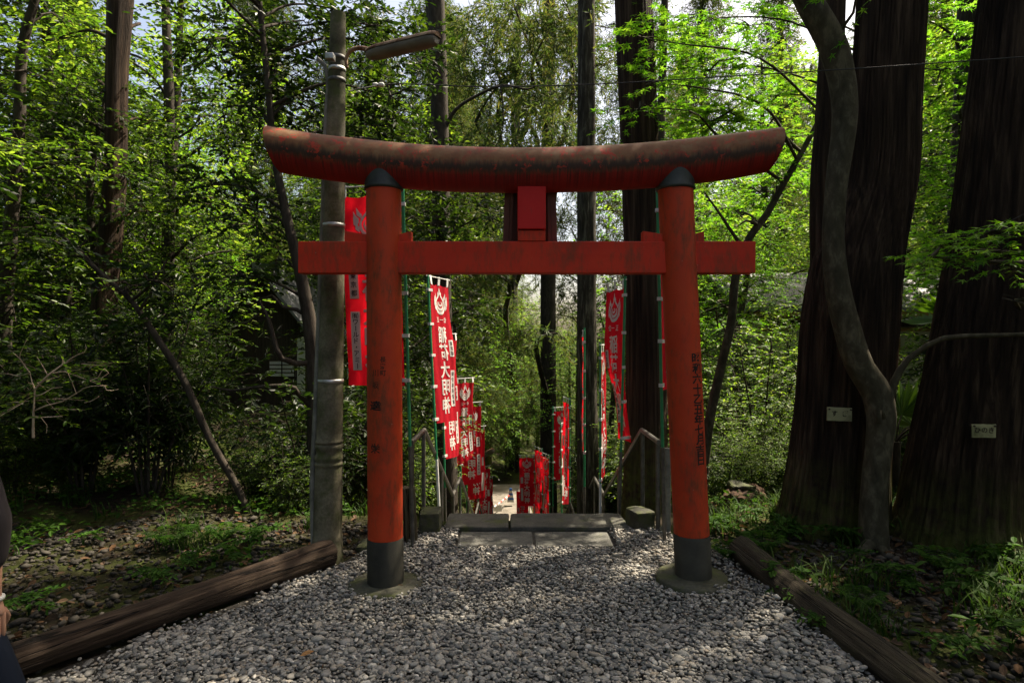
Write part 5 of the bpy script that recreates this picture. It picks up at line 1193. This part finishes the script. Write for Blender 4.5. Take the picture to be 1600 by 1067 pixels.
sign(1311.5, 647, 4.60, 39, 21, 'すぎ', 'small grimy lettered board nailed to the forked cedar', rad(2), 0)
sign(1537, 673, 4.20, 36, 21, 'ひのき', 'small grimy lettered board nailed to the leaning cedar', rad(0), -.05)
# ------------------------------------------------------------------ shrine buildings half hidden in the trees
def left_hall():
    d = 14.0; g = lambda px, py: W(px, py, d); zb = float(H(-5.5, d))
    xa, xb = (392-800)/F*d, (478-800)/F*d; ze = EYE-(508-533.5)/F*d; zp = ze+1.15
    xm = (xa+xb)/2-.3; xa = 2*xm-xb
    root = thing('shrine_hall', 'small dark timber hall with grey gabled roof and white panels, behind the left trees', 'building', (xm, d, zb))
    parts = [box(xa, xb, d, d+3.2, zb-.4, ze), (np.array([(xa, d+.01, ze), (xb, d+.01, ze), (xm, d+.01, zp), (xa, d+3.19, ze), (xb, d+3.19, ze), (xm, d+3.19, zp)]), [[0, 1, 2], [4, 3, 5]])]
    into(mk('wall', parts, MAT['wall_dark'], smooth=False), root)
    rp = []
    for s, xe in ((-1, xa-.35), (1, xb+.35)):
        k = (zp-ze)/(xm-xa); z2_ = ze-k*.35
        V = np.array([(xm, d-.5, zp+.05), (xe, d-.5, z2_+.05), (xe, d+3.6, z2_+.05), (xm, d+3.6, zp+.05)]); V = np.vstack([V, V+[0, 0, .09]])
        rp.append((V, [[0, 1, 2, 3], [7, 6, 5, 4], [0, 4, 5, 1], [1, 5, 6, 2], [2, 6, 7, 3], [3, 7, 4, 0]]))
    rp.append(box(xm-.1, xm+.1, d-.55, d+3.65, zp+.06, zp+.22, .02)); into(mk('roof', rp, MAT['roof'], smooth=False), root)
    x0, x1 = g(421, 0)[0], g(462, 0)[0]; z0, z1 = EYE-(589-533.5)/F*d, EYE-(563-533.5)/F*d
    p = mk('shoji_panel', [box(x0, x1, d-.03, d-.005, z0, z1)], MAT['wall_white'], smooth=False); into(p, root)
    q = [box(x0, x1, d-.042, d-.0305, z0+(z1-z0)*t-.012, z0+(z1-z0)*t+.012) for t in (.02, .27, .5, .74, .98)]+[box(x0+(x1-x0)*t-.014, x0+(x1-x0)*t+.014, d-.05, d-.0425, z0, z1) for t in (.01, .5, .99)]
    into(mk('lattice', q, MAT['wall_dark'], smooth=False), root).parent = p
    x0, x1 = g(465, 0)[0], g(477, 0)[0]
    into(mk('door', [box(x0, x1, d-.035, d-.005, zb, EYE-(547-533.5)/F*d)], MAT['wall_white'], smooth=False), root)
    pa = into(mk('notice', [box(x0, x1, d-.035, d-.006, EYE-(545-533.5)/F*d, EYE-(528-533.5)/F*d)], MAT['paper'], smooth=False), root)
left_hall()
def right_hall():
    d = 15.5; zb = float(H(8, d))-.3; root = thing('shrine_office', 'cream-walled building with pale roof and ochre eaves behind the right trees', 'building', (9.2, d, zb))
    xa, xb = (1185-800)/F*d, (1545-800)/F*d; ze = EYE-(492-533.5)/F*d
    wl = into(mk('wall', [box(xa, xb, d, d+4, zb-.6, ze-.05)], MAT['wall_cream'], smooth=False), root)
    tb = [box(xa-.03, xb+.03, d-.05, d-.005, ze-.42, ze-.32)]+[box(x-.07, x+.07, d-.06, d-.006, zb-.3, ze-.425) for x in np.linspace(xa+.05, xb-.05, 6)]+[box(xa-.5, xb+.5, d-.75, d-.68, ze-.06, ze+.05)]+[box(x-.035, x+.035, d-.675, d-.02, ze-.14, ze-.06) for x in np.linspace(xa-.4, xb+.4, 22)]
    into(mk('timber_frame', tb, MAT['timber'], smooth=False), root)
    into(mk('dark_band', [box(xa+.1, xb-.1, d-.03, d-.004, ze-.31, ze-.15)], MAT['wall_dark'], smooth=False), root)
    V = np.array([(xa-.7, d-.8, ze+.055), (xb+.7, d-.8, ze+.055), (xb+.7, d+2, ze+1.2), (xa-.7, d+2, ze+1.2), (xb+.7, d+4.8, ze+.055), (xa-.7, d+4.8, ze+.055)]); n = len(V); V = np.vstack([V, V+[0, 0, .1]])
    into(mk('roof', [(V, [[0, 3, 2, 1], [3, 5, 4, 2], [6, 7, 8, 9], [9, 8, 10, 11], [0, 1, 7, 6], [4, 5, 11, 10], [1, 2, 8, 7], [2, 4, 10, 8], [3, 0, 6, 9], [5, 3, 9, 11]])], MAT['roof'], smooth=False), root)
right_hall()
# ------------------------------------------------------------------ striped barrier on the lower path
def barrier():
    d = 28; c = W(798, 782, d); g = c[2]-.05
    root = thing('path_barrier', 'red and white bar with blue striped end post on the pale path below', 'barrier', (c[0], d, g))
    h = .62
    for k in range(6):
        z0, z1 = g+h*k/6, g+h*(k+1)/6; r0, r1 = .16-.11*k/6, .16-.11*(k+1)/6
        V = np.array([(c[0]-r0, d-r0*.6, z0), (c[0]+r0, d-r0*.6, z0), (c[0]+r0, d+r0*.6, z0), (c[0]-r0, d+r0*.6, z0), (c[0]-r1, d-r1*.6, z1), (c[0]+r1, d-r1*.6, z1), (c[0]+r1, d+r1*.6, z1), (c[0]-r1, d+r1*.6, z1)])
        into(mk('end_post', [(V, [[0, 3, 2, 1], [4, 5, 6, 7], [0, 1, 5, 4], [1, 2, 6, 5], [2, 3, 7, 6], [3, 0, 4, 7]])], MAT['blue'] if k % 2 else MAT['white_plastic'], smooth=False), root) if 0 else None
        P_.append((V, [[0, 3, 2, 1], [4, 5, 6, 7], [0, 1, 5, 4], [1, 2, 6, 5], [2, 3, 7, 6], [3, 0, 4, 7]], k % 2))
    into(mk('end_post', P_, [MAT['white_plastic'], MAT['blue']], smooth=False), root)
    a, b = W(795, 774, 27.8), W(772, 792, 26.2); q = []
    for k in range(8):
        s = tube([a+(b-a)*k/8, a+(b-a)*(k+1)/8], .035, 10); q += setm(s, k % 2)
    into(mk('bar', q, [MAT['bar_red'], MAT['white_plastic']]), root)
    e = W(778, 793, 26.4); into(mk('sign_plate', [box(e[0]-.17, e[0]+.17, 26.38, 26.42, e[2]-.16, e[2]+.14, .01)], MAT['paper'], smooth=False), root)
P_ = []
barrier()
# ------------------------------------------------------------------ the bystander at the left edge
def skinned(name, joints, edges, mat, parent, extra=None, sub=2):
    """joints: {name: (x, y, z, r)}; a continuous surface grown over the joints"""
    names = list(joints); me = bpy.data.meshes.new(name); me.from_pydata([joints[k][:3] for k in names], [(names.index(a), names.index(b)) for a, b in edges], [])
    o = bpy.data.objects.new(name, me); C.objects.link(o); o.modifiers.new('Skin', 'SKIN')
    sv = me.skin_vertices[0].data
    for i, k in enumerate(names):
        r = joints[k][3]; sv[i].radius = r if isinstance(r, tuple) else (r, r)
    sv[0].use_root = True
    m = o.modifiers.new('Sub', 'SUBSURF'); m.levels = m.render_levels = sub
    bpy.context.view_layer.update(); dg = bpy.context.evaluated_depsgraph_get()
    ev = o.evaluated_get(dg).to_mesh(); V = np.array([v.co[:] for v in ev.vertices]); Fs = [list(p.vertices) for p in ev.polygons]
    o.evaluated_get(dg).to_mesh_clear(); bpy.data.objects.remove(o); bpy.data.meshes.remove(me)
    return into(mk(name, [(V, Fs)]+(extra or []), MAT[mat]), parent)
def person():
    y = 1.74; cx = -1.77; root = thing('person', 'person in charcoal jacket and dark jeans, cut off by the left edge', 'person', (cx, y, 0))
    J = {'pel': (cx, y, .95, (.13, .10)), 'wai': (cx, y, 1.10, (.115, .09)), 'che': (cx, y+.01, 1.30, (.135, .10)), 'sho': (cx, y, 1.42, (.10, .075)), 'nec': (cx, y+.01, 1.50, .052), 'jaw': (cx, y+.02, 1.57, (.062, .07)), 'hea': (cx, y+.015, 1.65, (.076, .092)), 'cro': (cx, y, 1.72, (.055, .065)),
         'rs': (cx+.165, y, 1.40, .058), 're': (cx+.278, y-.02, 1.09, .043), 'rf': (cx+.272, y-.01, .98, .040), 'rw': (cx+.268, y+.01, .86, .027), 'rp': (cx+.274, y+.015, .80, (.020, .040)),
         'ls': (cx-.165, y, 1.40, .058), 'le': (cx-.25, y-.02, 1.09, .043), 'lf': (cx-.258, y, .98, .040), 'lw': (cx-.26, y+.04, .86, .027), 'lp': (cx-.262, y+.05, .80, (.020, .040)),
         'rh': (cx+.115, y, .90, .09), 'rk': (cx+.30, y+.02, .50, .058), 'rc': (cx+.30, y-.02, .33, .055), 'ra': (cx+.34, y-.03, .09, .036), 'rt': (cx+.36, y+.13, .04, (.045, .028)),
         'lh': (cx-.10, y, .90, .088), 'lk': (cx-.15, y+.02, .50, .058), 'lc': (cx-.165, y-.02, .33, .055), 'la': (cx-.18, y-.03, .09, .036), 'lt': (cx-.2, y+.13, .04, (.045, .028))}
    E = [('pel', 'wai'), ('wai', 'che'), ('che', 'sho'), ('sho', 'nec'), ('nec', 'jaw'), ('jaw', 'hea'), ('hea', 'cro')]
    for s in 'rl': E += [('sho', s+'s'), (s+'s', s+'e'), (s+'e', s+'f'), (s+'f', s+'w'), (s+'w', s+'p'), ('pel', s+'h'), (s+'h', s+'k'), (s+'k', s+'c'), (s+'c', s+'a'), (s+'a', s+'t')]
    ex = []
    for s, sg in (('rp', 1), ('lp', -1)):           # five bent fingers of unequal length on each hand
        p0 = np.array(J[s][:3])
        for k, (dy, ln) in enumerate(((.028, .072), (.010, .082), (-.008, .078), (-.026, .060))):
            b = p0+np.array([0, dy, -.025]); m = b+np.array([-.004*sg, dy*.15, -ln*.5]); t = b+np.array([-.026*sg, dy*.1, -ln*.92])
            P, R = spline([b+np.array([0, 0, .03]), b, m, t], [.010, .0095, .0085, .0062], .01); ex += tube(P, R, 10)
        b = p0+np.array([-.004*sg, .034, .01]); P, R = spline([b, b+np.array([-.006*sg, .022, -.028]), b+np.array([-.018*sg, .022, -.062])], [.012, .0105, .007], .01); ex += tube(P, R, 10)
    h = np.array(J['hea'][:3])
    ex += [(xf(ICO2[0]*[.012, .02, .022], loc=h+[0, .105, -.02]), ICO2[1]), (xf(ICO2[0]*[.008, .02, .03], loc=h+[.084, .0, -.01]), ICO2[1]), (xf(ICO2[0]*[.008, .02, .03], loc=h+[-.084, .0, -.01]), ICO2[1]), (xf(ICO2[0]*[.024, .01, .006], loc=h+[0, .092, -.06]), ICO2[1])]
    for sx in (-.032, .032): ex.append((xf(ICO2[0]*[.014, .008, .008], loc=h+[sx, .092, .005]), ICO2[1]))
    skinned('body', J, E, 'skin', root, ex)
    g = lambda k, a, dz=0: (*J[k][:2], J[k][2]+dz, tuple(np.array(J[k][3] if isinstance(J[k][3], tuple) else (J[k][3],)*2)+a))
    Jk = {'pel': g('pel', .03, -.05), 'wai': g('wai', .032), 'che': g('che', .026), 'sho': g('sho', .022), 'nec': (cx, y, 1.47, .068)}
    for s in 'rl':
        sg = 1 if s == 'r' else -1
        Jk[s+'s'] = g(s+'s', .02); e = J[s+'e']; a = np.array(J[s+'s'][:3]); b = np.array(e[:3]); m = (a+b)/2
        Jk[s+'m'] = (*m, .062); Jk[s+'n'] = (*(a*.2+b*.8), .066); Jk[s+'o'] = (*(a*.08+b*.92+np.array([.006*sg, 0, 0])), .058); Jk[s+'e'] = (*b, .068); Jk[s+'q'] = (b[0], b[1]+.005, b[2]-.15, .047)
    Ek = [('pel', 'wai'), ('wai', 'che'), ('che', 'sho'), ('sho', 'nec')]
    for s in 'rl': Ek += [('sho', s+'s'), (s+'s', s+'m'), (s+'m', s+'n'), (s+'n', s+'o'), (s+'o', s+'e'), (s+'e', s+'q')]
    skinned('jacket', Jk, Ek, 'jacket', root)
    Jt = {'pel': g('pel', .016, .02)}; Et = []
    for s in 'rl':
        Jt[s+'h'] = g(s+'h', .016); Jt[s+'k'] = g(s+'k', .024); Jt[s+'c'] = g(s+'c', .024); Jt[s+'a'] = g(s+'a', .032, .0)
        Et += [('pel', s+'h'), (s+'h', s+'k'), (s+'k', s+'c'), (s+'c', s+'a')]
    skinned('jeans', Jt, Et, 'jeans', root)
    into(mk('hair', [(xf(ICO2[0]*[.092, .108, .10], loc=h+[0, -.022, .02]), ICO2[1])], MAT['hair']), root)
    for s in 'rl':
        a = np.array(J[s+'a'][:3]); V, Fs = box(a[0]-.048, a[0]+.048, a[1]-.09, a[1]+.19, -.005, .085, .03)
        f = V[:, 1] > a[1]+.06; V[f, 2] *= .72; into(mk('shoe', [(V, Fs)], MAT['shoe']), root)
    w_ = np.array(J['rw'][:3]); into(mk('bracelet', lathe([(.030, w_[2]-.006), (.034, w_[2]-.004), (.034, w_[2]+.004), (.030, w_[2]+.006)], 24, lambda z: (w_[0], w_[1])), MAT['white_plastic']), root)
    p = np.array(J['rp'][:3]); into(mk('ring', [(xf(q[0], loc=(p[0]-.003, p[1]-.026*1.02, p[2]-.04)), q[1]) for q in lathe([(.0092, -.0025), (.011, -.002), (.011, .002), (.0092, .0025)], 20)], MAT['gold']), root)
person()
# ------------------------------------------------------------------ camera, sun, sky
cd = bpy.data.cameras.new('camera'); cam = bpy.data.objects.new('camera', cd); C.objects.link(cam)
cam.location = (0, 0, EYE); cam.rotation_euler = (rad(90), 0, 0)
cd.sensor_width = 36; cd.lens = 36*F/1600; cd.clip_start = .05; cd.clip_end = 600
cd.dof.use_dof = True; cd.dof.focus_distance = 4.3; cd.dof.aperture_fstop = 8
bpy.context.scene.camera = cam
sv = Vector((.60, .42, 1.15)).normalized()
elev = math.asin(sv.z); az = math.atan2(sv.x, sv.y)
ld = bpy.data.lights.new('sun', 'SUN'); sun = bpy.data.objects.new('sun', ld); C.objects.link(sun)
ld.energy = 5.0; ld.angle = rad(.5); ld.color = (1, .94, .84); sun.rotation_euler = (-sv).to_track_quat('-Z', 'Y').to_euler()
wd = bpy.data.worlds.new('World'); bpy.context.scene.world = wd; wd.use_nodes = True; t = wd.node_tree
sk = t.nodes.new('ShaderNodeTexSky'); sk.sky_type = 'NISHITA'; sk.sun_disc = False; sk.sun_elevation = elev; sk.sun_rotation = az
sk.air_density = .9; sk.dust_density = 5; sk.ozone_density = 1.0
t.links.new(sk.outputs[0], t.nodes['Background'].inputs[0]); t.nodes['Background'].inputs[1].default_value = .10
sc = bpy.context.scene
sc.view_settings.view_transform = 'Standard'; sc.view_settings.look = 'None'; sc.view_settings.gamma = 1; sc.view_settings.exposure = 1.65
sc.view_settings.use_white_balance = True; sc.view_settings.white_balance_temperature = 7400
cy = sc.cycles
cy.max_bounces = 6; cy.diffuse_bounces = 4; cy.glossy_bounces = 2; cy.transmission_bounces = 4; cy.transparent_max_bounces = 4
cy.sample_clamp_indirect = 6; cy.caustics_reflective = False; cy.caustics_refractive = False
cy.use_denoising = True
